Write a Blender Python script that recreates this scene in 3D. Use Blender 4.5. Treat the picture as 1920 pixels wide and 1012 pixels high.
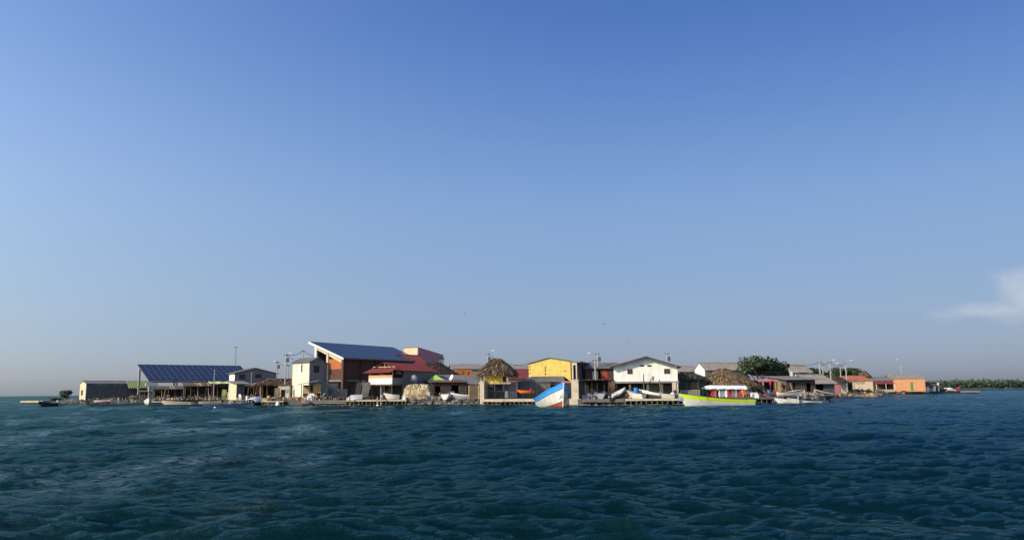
import bpy, bmesh, math, random
import numpy as np
from mathutils import Vector, Matrix
R = math.radians
rnd = random.Random(7)
scene = bpy.context.scene
for o in list(bpy.data.objects): bpy.data.objects.remove(o)

# ------------------------------------------------------------------ camera
FPX = 1500.0                      # focal length in photograph pixels (1920 wide)
CAMZ = 2.0                        # eye height on the launch
PITCH, ROLL = R(8.62), R(-0.53)
cam_d = bpy.data.cameras.new('camera')
cam_d.sensor_width = 36.0; cam_d.lens = 36.0*FPX/1920.0
cam_d.clip_start = 0.1; cam_d.clip_end = 30000
cam = bpy.data.objects.new('camera', cam_d); scene.collection.objects.link(cam)
CAMM = Matrix.Rotation(math.pi/2+PITCH, 3, 'X') @ Matrix.Rotation(ROLL, 3, 'Z')
CP = Vector((0, 0, CAMZ))
cam.matrix_world = Matrix.Translation(CP) @ CAMM.to_4x4()
scene.camera = cam

# ------------------------------------------------------------------ sky, sun, exposure
SUN_EL, SUN_PHI = R(27), R(36)    # low sun from the left, a little on the viewer's side
TO_SUN = Vector((-math.cos(SUN_EL)*math.cos(SUN_PHI), -math.cos(SUN_EL)*math.sin(SUN_PHI), math.sin(SUN_EL)))
world = bpy.data.worlds.new('World'); scene.world = world; world.use_nodes = True
nt = world.node_tree; nt.nodes.clear()
def N(tree, t, **kw):
    n = tree.nodes.new(t)
    for k, v in kw.items(): setattr(n, k, v)
    return n
def L(tree, a, b): tree.links.new(a, b)
w_out = N(nt, 'ShaderNodeOutputWorld'); w_bg = N(nt, 'ShaderNodeBackground')
sky = N(nt, 'ShaderNodeTexSky', sky_type='NISHITA', sun_disc=False)
sky.sun_elevation = SUN_EL
sky.sun_rotation = math.atan2(TO_SUN.x, TO_SUN.y)
sky.altitude = 0; sky.air_density = 1.0; sky.dust_density = 0.9; sky.ozone_density = 2.5
w_bg.inputs['Strength'].default_value = 0.12
GLOW = (0.66, 0.68, 0.42)
# dry-season grey haze layer low in the sky and a far cumulus bank, both by direction
tc = N(nt, 'ShaderNodeTexCoord'); sep = N(nt, 'ShaderNodeSeparateXYZ'); L(nt, tc.outputs['Generated'], sep.inputs[0])
ramp = N(nt, 'ShaderNodeValToRGB'); cr_ = ramp.color_ramp; cr_.interpolation = 'B_SPLINE'
L(nt, sep.outputs['Z'], ramp.inputs[0])
stops = [(0.0,(0.335,0.385,0.645)),(0.09,(0.37,0.365,0.46)),(0.243,(0.67,0.665,0.715)),(0.435,(0.335,0.50,0.81)),(0.7,(0.30,0.44,0.74))]
while len(cr_.elements) < len(stops): cr_.elements.new(0.5)
for e_, (p_, c_) in zip(cr_.elements, stops): e_.position = p_; e_.color = (*c_, 1)
mul = N(nt, 'ShaderNodeVectorMath', operation='MULTIPLY'); L(nt, sky.outputs[0], mul.inputs[0]); L(nt, ramp.outputs[0], mul.inputs[1])
mul2 = N(nt, 'ShaderNodeVectorMath', operation='SCALE'); L(nt, mul.outputs[0], mul2.inputs[0])
# forward-scattering glow of the haze towards the sun's side
sh = Vector((TO_SUN.x, TO_SUN.y, 0)).normalized()
dt = N(nt, 'ShaderNodeVectorMath', operation='DOT_PRODUCT'); dt.inputs[1].default_value = sh; L(nt, tc.outputs['Generated'], dt.inputs[0])
az = N(nt, 'ShaderNodeMapRange'); az.inputs['From Min'].default_value = -1.0; az.inputs['From Max'].default_value = 0.1; az.inputs['To Min'].default_value = 1.24; az.inputs['To Max'].default_value = 2.35; L(nt, dt.outputs['Value'], az.inputs['Value']); L(nt, az.outputs[0], mul2.inputs['Scale'])
gr = N(nt, 'ShaderNodeMapRange'); gr.inputs['From Min'].default_value = -0.68; gr.inputs['From Max'].default_value = -0.07; gr.clamp = False; L(nt, dt.outputs['Value'], gr.inputs['Value'])
g0 = N(nt, 'ShaderNodeMath', operation='MAXIMUM'); g0.inputs[1].default_value = 0.0; L(nt, gr.outputs[0], g0.inputs[0])
gp = N(nt, 'ShaderNodeMath', operation='POWER'); gp.inputs[1].default_value = 1.6; L(nt, g0.outputs[0], gp.inputs[0])
gl = N(nt, 'ShaderNodeVectorMath', operation='SCALE'); gl.inputs[0].default_value = GLOW; L(nt, gp.outputs[0], gl.inputs['Scale'])
skyc = N(nt, 'ShaderNodeVectorMath', operation='ADD'); L(nt, mul2.outputs[0], skyc.inputs[0]); L(nt, gl.outputs[0], skyc.inputs[1])
# clouds
cmap = N(nt, 'ShaderNodeMapping'); cmap.inputs['Scale'].default_value = (1, 1, 2.2); L(nt, tc.outputs['Generated'], cmap.inputs[0])
cn = N(nt, 'ShaderNodeTexNoise'); cn.inputs['Scale'].default_value = 15; cn.inputs['Detail'].default_value = 7; cn.inputs['Roughness'].default_value = 0.55
L(nt, cmap.outputs[0], cn.inputs['Vector'])
def gauss_dir(az, el, saz, sel):
    d = N(nt, 'ShaderNodeVectorMath', operation='SUBTRACT')
    c = (math.sin(az)*math.cos(el), math.cos(az)*math.cos(el), math.sin(el))
    L(nt, tc.outputs['Generated'], d.inputs[0]); d.inputs[1].default_value = c
    s = N(nt, 'ShaderNodeVectorMath', operation='MULTIPLY'); s.inputs[1].default_value = (1/saz, 1/saz, 1/sel)
    L(nt, d.outputs[0], s.inputs[0])
    ln = N(nt, 'ShaderNodeVectorMath', operation='LENGTH'); L(nt, s.outputs[0], ln.inputs[0])
    m = N(nt, 'ShaderNodeMapRange'); m.inputs['From Min'].default_value = 0; m.inputs['From Max'].default_value = 1
    m.inputs['To Min'].default_value = 1; m.inputs['To Max'].default_value = 0
    L(nt, ln.outputs['Value'], m.inputs['Value']); return m.outputs[0]
g1 = gauss_dir(R(34.2), R(5.7), 0.08, 0.042); g2 = gauss_dir(R(30.5), R(4.6), 0.12, 0.028)
gm = N(nt, 'ShaderNodeMath', operation='MAXIMUM'); L(nt, g1, gm.inputs[0])
g2s = N(nt, 'ShaderNodeMath', operation='MULTIPLY'); g2s.inputs[1].default_value = 0.62; L(nt, g2, g2s.inputs[0]); L(nt, g2s.outputs[0], gm.inputs[1])
ca = N(nt, 'ShaderNodeMath', operation='ADD'); L(nt, gm.outputs[0], ca.inputs[0])
cs = N(nt, 'ShaderNodeMath', operation='MULTIPLY_ADD'); cs.inputs[1].default_value = 1.3; cs.inputs[2].default_value = -0.65
L(nt, cn.outputs[0], cs.inputs[0]); L(nt, cs.outputs[0], ca.inputs[1])
cr = N(nt, 'ShaderNodeMapRange'); cr.interpolation_type = 'SMOOTHSTEP'
cr.inputs['From Min'].default_value = 0.25; cr.inputs['From Max'].default_value = 0.95; cr.inputs['To Max'].default_value = 0.5
L(nt, ca.outputs[0], cr.inputs['Value'])
cloudm = N(nt, 'ShaderNodeMix', data_type='RGBA'); cloudm.inputs['B'].default_value = (6.0, 6.1, 6.4, 1)
L(nt, cr.outputs[0], cloudm.inputs['Factor']); L(nt, skyc.outputs[0], cloudm.inputs['A'])
L(nt, cloudm.outputs['Result'], w_bg.inputs['Color']); L(nt, w_bg.outputs[0], w_out.inputs[0])

sun_d = bpy.data.lights.new('sun', 'SUN'); sun_d.energy = 5.0; sun_d.angle = R(0.53); sun_d.color = (1.0, 0.87, 0.66)
sun = bpy.data.objects.new('sun', sun_d); scene.collection.objects.link(sun)
sun.rotation_euler = TO_SUN.to_track_quat('Z', 'Y').to_euler(); sun.location = (0, 0, 60)
vs = scene.view_settings
vs.view_transform = 'Standard'; vs.look = 'None'; vs.exposure = 0.0; vs.gamma = 1.0; vs.use_curve_mapping = False
scene.render.engine = 'CYCLES'
scene.render.resolution_x = 1024; scene.render.resolution_y = 539

# ------------------------------------------------------------------ helpers: photograph to place
def ray(px, py): return CAMM @ Vector(((px-960)/FPX, -(py-506)/FPX, -1))
def at(px, py, Y):
    d = ray(px, py); return CP + d*(Y/d.y)
def pn(px): return ray(px, 300).cross(ray(px, 900))
def gx(px, Y, z=0.85):
    n = pn(px); return -(n.y*Y + n.z*(z-CAMZ))/n.x
ZG = 0.85                        # level of the island's quay
class F:
    """front line of a thing: corner A (photo column, distance), bearing of the front, other corner's column"""
    def __init__(s, pa, ya, al, pb=None, w=None, z0=ZG):
        a = R(al); s.rz = a; s.z0 = z0
        s.A = Vector((gx(pa, ya, z0), ya, z0)); s.d = Vector((math.cos(a), math.sin(a), 0)); s.b = Vector((-math.sin(a), math.cos(a), 0))
        s.w = w if w else s._hit(s.A, s.d, pb)
    def _hit(s, p, d, px):
        n = pn(px); return -n.dot(p-CP)/n.dot(d)
    def pt(s, px, py, off=0.0):
        r = ray(px, py); A = s.A + s.b*off; k = s.b.dot(A-CP)/s.b.dot(r); P = CP+r*k
        return (P-A).dot(s.d), P.z-s.z0
    def z(s, px, py, off=0.0): return s.pt(px, py, off)[1]
    def u(s, px, py=735, off=0.0): return s.pt(px, py, off)[0]
    def back(s, px): return s._hit(s.A, s.b, px)
    def backR(s, px): return s._hit(s.A+s.d*s.w, s.b, px)
    def lpt(s, px, py):          # on the left side wall: (distance back, height)
        r = ray(px, py); k = s.d.dot(s.A-CP)/s.d.dot(r); P = CP+r*k
        return (P-s.A).dot(s.b), P.z-s.z0
    def rpt(s, px, py):
        B = s.A+s.d*s.w; r = ray(px, py); k = s.d.dot(B-CP)/s.d.dot(r); P = CP+r*k
        return (P-B).dot(s.b), P.z-s.z0

# ------------------------------------------------------------------ materials
MATS = {}
def mat(name, rgb, rough=0.85, var=0.25, scale=1.2, bump=0.15, metal=0.0, streak=0.0, rgb2=None, spec=None, brick=None, fine=6.0):
    if name in MATS: return MATS[name]
    m = bpy.data.materials.new(name); m.use_nodes = True; t = m.node_tree; b = t.nodes['Principled BSDF']
    b.inputs['Roughness'].default_value = rough; b.inputs['Metallic'].default_value = metal
    if spec is not None: b.inputs['Specular IOR Level'].default_value = spec
    geo = N(t, 'ShaderNodeNewGeometry')
    n1 = N(t, 'ShaderNodeTexNoise'); n1.inputs['Scale'].default_value = scale; n1.inputs['Detail'].default_value = 5; n1.inputs['Roughness'].default_value = 0.65
    L(t, geo.outputs['Position'], n1.inputs['Vector'])
    n2 = N(t, 'ShaderNodeTexNoise'); n2.inputs['Scale'].default_value = fine; n2.inputs['Detail'].default_value = 3
    mp = N(t, 'ShaderNodeMapping'); mp.inputs['Scale'].default_value = (1, 1, 0.25 if streak else 1.0)
    L(t, geo.outputs['Position'], mp.inputs[0]); L(t, mp.outputs[0], n2.inputs['Vector'])
    add = N(t, 'ShaderNodeMath', operation='MULTIPLY_ADD'); add.inputs[1].default_value = 0.55
    L(t, n2.outputs[0], add.inputs[0]); L(t, n1.outputs[0], add.inputs[2])
    mr = N(t, 'ShaderNodeMapRange'); mr.inputs['From Min'].default_value = 0.5; mr.inputs['From Max'].default_value = 1.05
    L(t, add.outputs[0], mr.inputs['Value'])
    mx = N(t, 'ShaderNodeMix', data_type='RGBA')
    lo = [c*(1-var) for c in rgb]; hi = [min(0.9, c*(1+var*0.6)) for c in rgb]
    if rgb2: lo = list(rgb2); hi = list(rgb)
    mx.inputs['A'].default_value = (*lo, 1); mx.inputs['B'].default_value = (*hi, 1)
    L(t, mr.outputs[0], mx.inputs['Factor'])
    col = mx.outputs['Result']; hgt = add.outputs[0]
    if streak:
        sm_ = N(t, 'ShaderNodeMapping'); sm_.inputs['Scale'].default_value = (1.7, 1.7, 0.22); L(t, geo.outputs['Position'], sm_.inputs[0])
        sn = N(t, 'ShaderNodeTexNoise'); sn.inputs['Scale'].default_value = 1.6; sn.inputs['Detail'].default_value = 5; sn.inputs['Roughness'].default_value = 0.7; L(t, sm_.outputs[0], sn.inputs['Vector'])
        sr = N(t, 'ShaderNodeMapRange'); sr.inputs['From Min'].default_value = 0.52; sr.inputs['From Max'].default_value = 0.72; sr.inputs['To Max'].default_value = 0.55; L(t, sn.outputs[0], sr.inputs['Value'])
        sx = N(t, 'ShaderNodeMix', data_type='RGBA'); sx.inputs['B'].default_value = (*[c*0.42+d*0.04 for c, d in zip(rgb, (1.2, 0.9, 0.6))], 1)
        L(t, sr.outputs[0], sx.inputs['Factor']); L(t, col, sx.inputs['A']); col = sx.outputs['Result']
    if brick:
        bt = N(t, 'ShaderNodeTexBrick'); bt.inputs['Scale'].default_value = 1.0
        bt.inputs['Brick Width'].default_value = brick[0]; bt.inputs['Row Height'].default_value = brick[1]; bt.inputs['Mortar Size'].default_value = 0.018
        bt.inputs['Color1'].default_value = (1, 1, 1, 1); bt.inputs['Color2'].default_value = (0.8, 0.8, 0.8, 1); bt.inputs['Mortar'].default_value = (0.5, 0.5, 0.5, 1)
        oc = N(t, 'ShaderNodeTexCoord'); sp = N(t, 'ShaderNodeSeparateXYZ'); L(t, oc.outputs['Object'], sp.inputs[0])
        sm = N(t, 'ShaderNodeMath', operation='ADD'); L(t, sp.outputs['X'], sm.inputs[0]); L(t, sp.outputs['Y'], sm.inputs[1])
        cb = N(t, 'ShaderNodeCombineXYZ'); L(t, sm.outputs[0], cb.inputs['X']); L(t, sp.outputs['Z'], cb.inputs['Y'])
        L(t, cb.outputs[0], bt.inputs['Vector'])
        mm = N(t, 'ShaderNodeMix', data_type='RGBA', blend_type='MULTIPLY'); mm.inputs['Factor'].default_value = 0.8
        L(t, col, mm.inputs['A']); L(t, bt.outputs['Color'], mm.inputs['B']); col = mm.outputs['Result']
    L(t, col, b.inputs['Base Color'])
    if bump:
        bp = N(t, 'ShaderNodeBump'); bp.inputs['Strength'].default_value = bump; bp.inputs['Distance'].default_value = 0.08
        L(t, hgt, bp.inputs['Height']); L(t, bp.outputs[0], b.inputs['Normal'])
    MATS[name] = m; return m
M = {}
def defm(k, *a, **kw): M[k] = mat(k, *a, **kw)
defm('white_paint', (0.76, 0.73, 0.64), var=0.16, streak=1, bump=0.05)
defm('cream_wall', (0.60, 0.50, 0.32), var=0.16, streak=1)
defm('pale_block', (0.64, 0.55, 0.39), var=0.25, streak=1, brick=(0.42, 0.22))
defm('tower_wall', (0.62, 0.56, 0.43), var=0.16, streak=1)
defm('shack_patch', (0.10, 0.072, 0.05), var=0.5, scale=1.8, rgb2=(0.018, 0.015, 0.012), fine=9)
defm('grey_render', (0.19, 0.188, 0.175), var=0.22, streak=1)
defm('grey_block', (0.18, 0.175, 0.16), var=0.3, streak=1, brick=(0.42, 0.22))  # block grey lowered so part of the quay walls' shade is in the colour
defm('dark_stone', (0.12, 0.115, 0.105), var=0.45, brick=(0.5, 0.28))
defm('yellow_wall', (0.78, 0.58, 0.13), var=0.16, streak=1, brick=(0.42, 0.22))
defm('yellow_plain', (0.74, 0.50, 0.04), var=0.12, streak=1)
defm('orange_wall', (0.70, 0.31, 0.14), var=0.16, streak=1)
defm('orange_brick', (0.52, 0.15, 0.04), var=0.28, brick=(0.3, 0.15))
defm('red_brick', (0.115, 0.05, 0.032), var=0.35, brick=(0.3, 0.15))
defm('mauve_wall', (0.46, 0.23, 0.26), var=0.2, streak=1)
defm('red_roof', (0.22, 0.035, 0.028), var=0.3, rough=0.7, rgb2=(0.12, 0.03, 0.025))
defm('tile_roof', (0.45, 0.13, 0.05), var=0.3, rgb2=(0.26, 0.08, 0.04))
defm('grey_roof', (0.20, 0.19, 0.18), var=0.35, rough=0.7, rgb2=(0.085, 0.075, 0.068))
defm('pale_roof', (0.33, 0.29, 0.245), var=0.3, rough=0.7, rgb2=(0.14, 0.115, 0.09))
defm('rust_roof', (0.15, 0.09, 0.06), var=0.4, rough=0.75, rgb2=(0.07, 0.035, 0.022))
defm('green_roof', (0.24, 0.30, 0.10), var=0.3)
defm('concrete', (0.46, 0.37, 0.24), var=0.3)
defm('shade_dark_concrete', (0.11, 0.10, 0.085), var=0.35)  # concrete for shaded spots, with the shade put into its dark colour
defm('old_wood', (0.13, 0.09, 0.06), var=0.45, fine=14)
defm('shade_dark_wood', (0.034, 0.023, 0.016), var=0.45, fine=14)  # wood darkened below its own tone to stand in for deep shade
defm('pale_wood', (0.42, 0.31, 0.18), var=0.35, fine=14)
defm('plank_yellow', (0.52, 0.33, 0.10), var=0.3, fine=10)
defm('pole_concrete', (0.34, 0.33, 0.31), var=0.15)
defm('metal_dark', (0.05, 0.05, 0.055), rough=0.5, var=0.2, bump=0)
defm('cable', (0.012, 0.012, 0.014), rough=0.6, var=0.1, bump=0)
defm('glass_dark', (0.02, 0.025, 0.03), rough=0.12, var=0.1, bump=0)
defm('frame_white', (0.7, 0.69, 0.66), var=0.08, bump=0)
defm('frame_brown', (0.11, 0.07, 0.05), var=0.2, bump=0)
defm('solar_cell', (0.010, 0.016, 0.042), rough=0.3, var=0.18, scale=0.35, bump=0)
defm('solar_frame', (0.12, 0.14, 0.19), rough=0.4, var=0.1, bump=0)
defm('straw', (0.14, 0.088, 0.045), var=0.5, fine=20)
defm('straw_dark', (0.05, 0.031, 0.018), var=0.5, fine=20)
defm('straw_pale', (0.29, 0.195, 0.095), var=0.4, fine=20)
defm('tarp_beige', (0.46, 0.38, 0.22), var=0.3, bump=0.4, fine=3)
defm('tarp_green', (0.36, 0.55, 0.10), var=0.15, bump=0.1)
defm('tarp_yellow', (0.55, 0.60, 0.22), var=0.2, bump=0.2)
defm('tarp_silver', (0.46, 0.47, 0.52), var=0.15, bump=0.2)
defm('net_brown', (0.22, 0.15, 0.10), var=0.5, bump=0.6, fine=10)
defm('hull_white', (0.70, 0.67, 0.58), rough=0.5, var=0.22, bump=0.03, streak=1)
defm('hull_grey', (0.30, 0.31, 0.31), rough=0.5, var=0.15, bump=0.03)
defm('hull_beige', (0.42, 0.35, 0.25), rough=0.6, var=0.2, bump=0.05)
defm('hull_blue', (0.035, 0.075, 0.16), rough=0.5, var=0.2, bump=0.03)
defm('hull_dark', (0.035, 0.035, 0.04), rough=0.5, var=0.3, bump=0.05)
defm('hull_red', (0.45, 0.04, 0.03), rough=0.45, var=0.2, bump=0.03)
defm('paint_blue', (0.05, 0.30, 0.74), rough=0.4, var=0.12, bump=0.03)
defm('paint_lime', (0.55, 0.72, 0.02), rough=0.4, var=0.10, bump=0.03)
defm('paint_redoxide', (0.30, 0.055, 0.03), rough=0.7, var=0.25, bump=0.05)
defm('cloth_red', (0.42, 0.025, 0.025), var=0.2)
defm('cloth_pink', (0.40, 0.15, 0.14), var=0.2)
defm('cloth_white', (0.78, 0.77, 0.74), var=0.12)
defm('plastic_white', (0.75, 0.74, 0.70), rough=0.4, var=0.08, bump=0)
defm('plastic_blue', (0.04, 0.20, 0.60), rough=0.4, var=0.1, bump=0)
defm('plastic_orange', (0.75, 0.22, 0.02), rough=0.4, var=0.1, bump=0)
defm('plastic_black', (0.02, 0.02, 0.022), rough=0.4, var=0.1, bump=0)
defm('door_green', (0.06, 0.30, 0.05), var=0.15)
defm('door_red', (0.40, 0.06, 0.03), var=0.15)
defm('wall_green', (0.035, 0.065, 0.045), var=0.3)
defm('bark', (0.10, 0.075, 0.05), var=0.4)
defm('leaf_a', (0.045, 0.070, 0.020), rough=0.6, var=0.3, bump=0)
defm('leaf_b', (0.024, 0.042, 0.014), rough=0.6, var=0.3, bump=0)
defm('leaf_c', (0.075, 0.085, 0.03), rough=0.6, var=0.3, bump=0)
defm('rock', (0.25, 0.21, 0.16), var=0.5, fine=8)
defm('rock_dark', (0.055, 0.052, 0.045), var=0.5, fine=8)
defm('rock_ochre', (0.40, 0.27, 0.13), var=0.45, fine=8)
defm('soil', (0.11, 0.085, 0.06), var=0.4, scale=0.6)
defm('bird_black', (0.01, 0.01, 0.012), var=0.1, bump=0)

# ------------------------------------------------------------------ mesh builder and object helpers
COL = scene.collection
class MB:
    def __init__(s): s.v = []; s.f = []; s.m = []
    def face(s, idx, mi=0): s.f.append(idx); s.m.append(mi)
    def add(s, vs, fs, mi=0):
        o = len(s.v); s.v += [tuple(v) for v in vs]
        for f in fs: s.face(tuple(i+o for i in f), mi)
    def box(s, x0, x1, y0, y1, z0, z1, mi=0):
        s.add([(x0,y0,z0),(x1,y0,z0),(x1,y1,z0),(x0,y1,z0),(x0,y0,z1),(x1,y0,z1),(x1,y1,z1),(x0,y1,z1)],
              [(0,3,2,1),(4,5,6,7),(0,1,5,4),(1,2,6,5),(2,3,7,6),(3,0,4,7)], mi); return s
    def hexa(s, p, mi=0):       # 8 points, bottom four then top four
        s.add(p, [(0,3,2,1),(4,5,6,7),(0,1,5,4),(1,2,6,5),(2,3,7,6),(3,0,4,7)], mi); return s
    def prism_y(s, poly, y0, y1, mi=0):
        n = len(poly); s.add([(u,y0,z) for u,z in poly]+[(u,y1,z) for u,z in poly],
              [tuple(range(n)), tuple(range(2*n-1,n-1,-1))]+[(i,i+n,(i+1)%n+n,(i+1)%n) for i in range(n)], mi); return s
    def prism_x(s, poly, x0, x1, mi=0):
        n = len(poly); s.add([(x0,u,z) for u,z in poly]+[(x1,u,z) for u,z in poly],
              [tuple(range(n-1,-1,-1)), tuple(range(n,2*n))]+[(i,(i+1)%n,(i+1)%n+n,i+n) for i in range(n)], mi); return s
    def tube(s, pts, r, n=6, mi=0, cap=True):
        pts = [Vector(p) for p in pts]; k = len(pts); rs = r if isinstance(r, (list, tuple)) else [r]*k
        o = len(s.v)
        for i, p in enumerate(pts):
            d = (pts[min(i+1,k-1)]-pts[max(i-1,0)]).normalized()
            a = d.orthogonal().normalized(); b = d.cross(a)
            for j in range(n):
                t = 2*math.pi*j/n; s.v.append(tuple(p+(a*math.cos(t)+b*math.sin(t))*rs[i]))
        for i in range(k-1):
            for j in range(n):
                s.face((o+i*n+j, o+i*n+(j+1)%n, o+(i+1)*n+(j+1)%n, o+(i+1)*n+j), mi)
        if cap:
            s.face(tuple(o+j for j in range(n-1,-1,-1)), mi); s.face(tuple(o+(k-1)*n+j for j in range(n)), mi)
        return s
    def lathe(s, prof, c=(0,0,0), n=12, mi=0):
        o = len(s.v); k = len(prof)
        for r, z in prof:
            for j in range(n):
                t = 2*math.pi*j/n; s.v.append((c[0]+r*math.cos(t), c[1]+r*math.sin(t), c[2]+z))
        for i in range(k-1):
            for j in range(n): s.face((o+i*n+j, o+i*n+(j+1)%n, o+(i+1)*n+(j+1)%n, o+(i+1)*n+j), mi)
        s.face(tuple(o+j for j in range(n-1,-1,-1)), mi); s.face(tuple(o+(k-1)*n+j for j in range(n)), mi)
        return s
    def sheet(s, p0, p1, p2, p3, pitch=0.3, amp=0.025, th=0.04, mi=0):
        """corrugated sheet: p0-p1 eave, p3-p2 ridge; ribs run from eave to ridge"""
        p0, p1, p2, p3 = map(Vector, (p0,p1,p2,p3)); n = max(2, int((p1-p0).length/pitch)*2)
        nn = (p1-p0).cross(p3-p0).normalized(); o = len(s.v)
        for i in range(n+1):
            t = i/n; a = p0.lerp(p1,t); b = p3.lerp(p2,t); h = nn*(amp*(1 if i%2 else -1))
            for q in (a+h, b+h, a+h-nn*th, b+h-nn*th): s.v.append(tuple(q))
        for i in range(n):
            a = o+i*4; b = a+4
            s.face((a,b,b+1,a+1), mi); s.face((a+2,a+3,b+3,b+2), mi); s.face((a,a+2,b+2,b), mi); s.face((a+1,b+1,b+3,a+3), mi)
        s.face((o,o+1,o+3,o+2), mi); e = o+n*4; s.face((e,e+2,e+3,e+1), mi); return s
    def build(s, name, ms, parent=None, smooth=False):
        me = bpy.data.meshes.new(name); me.from_pydata(s.v, [], s.f)
        ms = ms if isinstance(ms, (list, tuple)) else [ms]
        for m in ms: me.materials.append(M[m] if isinstance(m, str) else m)
        if len(ms) > 1: me.polygons.foreach_set('material_index', s.m)
        if smooth: me.polygons.foreach_set('use_smooth', [True]*len(me.polygons))
        me.update(); o = bpy.data.objects.new(name, me); COL.objects.link(o)
        if parent: o.parent = parent
        return o
def tag(o, label, cat, group=None, kind=None):
    if label: o['label'] = label
    if cat: o['category'] = cat
    if group: o['group'] = group
    if kind: o['kind'] = kind
    return o
def thing(name, label, cat, loc=(0,0,0), rz=0.0, group=None):
    o = bpy.data.objects.new(name, None); COL.objects.link(o); o.empty_display_size = 0.3
    o.location = loc; o.rotation_euler = (0,0,rz); tag(o, label, cat, group, 'thing'); return o
def ft(name, label, cat, f, group=None): return thing(name, label, cat, f.A, f.rz, group)
def copy_part(src, parent, loc=None):
    c = src.copy(); COL.objects.link(c); c.parent = parent
    if loc is not None: c.location = loc
    return c

# ------------------------------------------------------------------ walls with real openings
def wall(mb, prof, z0, y0, y1, ops, mi=0):
    """wall in the x-z plane; prof = top outline [(u,z)..]; ops = [(u0,u1,z0,z1)]"""
    us = sorted(set([round(p[0],4) for p in prof]+[round(min(max(o[i],prof[0][0]),prof[-1][0]),4) for o in ops for i in (0,1)]))
    def top(u):
        for (a,za),(b,zb) in zip(prof, prof[1:]):
            if a-1e-6 <= u <= b+1e-6: return za+(zb-za)*(u-a)/max(b-a,1e-6)
        return prof[-1][1]
    for a, b in zip(us, us[1:]):
        if b-a < 0.005: continue
        mid = (a+b)/2; z = z0
        for o in sorted([o for o in ops if o[0] <= mid <= o[1]], key=lambda o: o[2]):
            if o[2] > z+0.01: mb.box(a,b,y0,y1,z,o[2],mi)
            z = max(z, o[3])
        if z < min(top(a), top(b))+1e-4 or z < max(top(a), top(b)):
            ta, tb = max(top(a), z+0.01), max(top(b), z+0.01)
            mb.hexa([(a,y0,z),(b,y0,z),(b,y1,z),(a,y1,z),(a,y0,ta),(b,y0,tb),(b,y1,tb),(a,y1,ta)], mi)
def fill(parent, o, kind, y, xf, mats=('frame_white','glass_dark')):
    """what stands in an opening; y = depth of the wall face; xf maps (u, y, z) to local"""
    u0, u1, z0, z1 = o; mats = tuple(mats)+('glass_dark',)*(2-len(mats))
    def bx(mb, a, b, c, d, e, g):
        ps = [(a,c,e),(b,c,e),(b,d,e),(a,d,e),(a,c,g),(b,c,g),(b,d,g),(a,d,g)]; mb.hexa([xf(*p) for p in ps])
    if kind == 'win' or kind == 'lattice':
        m = MB(); t = 0.07
        bx(m,u0,u1,y+.04,y+.12,z0,z0+t); bx(m,u0,u1,y+.04,y+.12,z1-t,z1)
        bx(m,u0,u0+t,y+.042,y+.118,z0+t,z1-t); bx(m,u1-t,u1,y+.042,y+.118,z0+t,z1-t)
        nx = 3 if kind == 'lattice' else 1; nz = 2 if kind == 'lattice' else 0
        for i in range(nx):
            c = u0+(u1-u0)*(i+1)/(nx+1); bx(m,c-.035,c+.035,y+.05,y+.11,z0+t,z1-t)
        for i in range(nz):
            c = z0+(z1-z0)*(i+1)/(nz+1); bx(m,u0+t,u1-t,y+.055,y+.105,c-.035,c+.035)
        w = m.build('window', mats[0], parent)
        p = MB(); bx(p,u0+t,u1-t,y+.075,y+.085,z0+t,z1-t); p.build('pane', mats[1], w)
    elif kind == 'door':
        m = MB(); bx(m,u0+.02,u1-.02,y+.05,y+.10,z0,z1-.02); d = m.build('door', mats[0], parent)
        h = MB(); bx(h,u0+.12,u0+.2,y+.0,y+.05,z0+(z1-z0)*.48,z0+(z1-z0)*.53); h.build('handle', 'metal_dark', d)
    elif kind == 'shutter':
        m = MB(); c = (u0+u1)/2; bx(m,u0,c-.02,y-.05,y-.01,z0,z1); bx(m,c+.02,u1,y-.08,y-.04,z0,z1); m.build('shutter', mats[0], parent)
    elif kind == 'panel':
        m = MB(); bx(m,u0,u1,y+.06,y+.12,z0,z1); m.build('panel', mats[0], parent)
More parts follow.
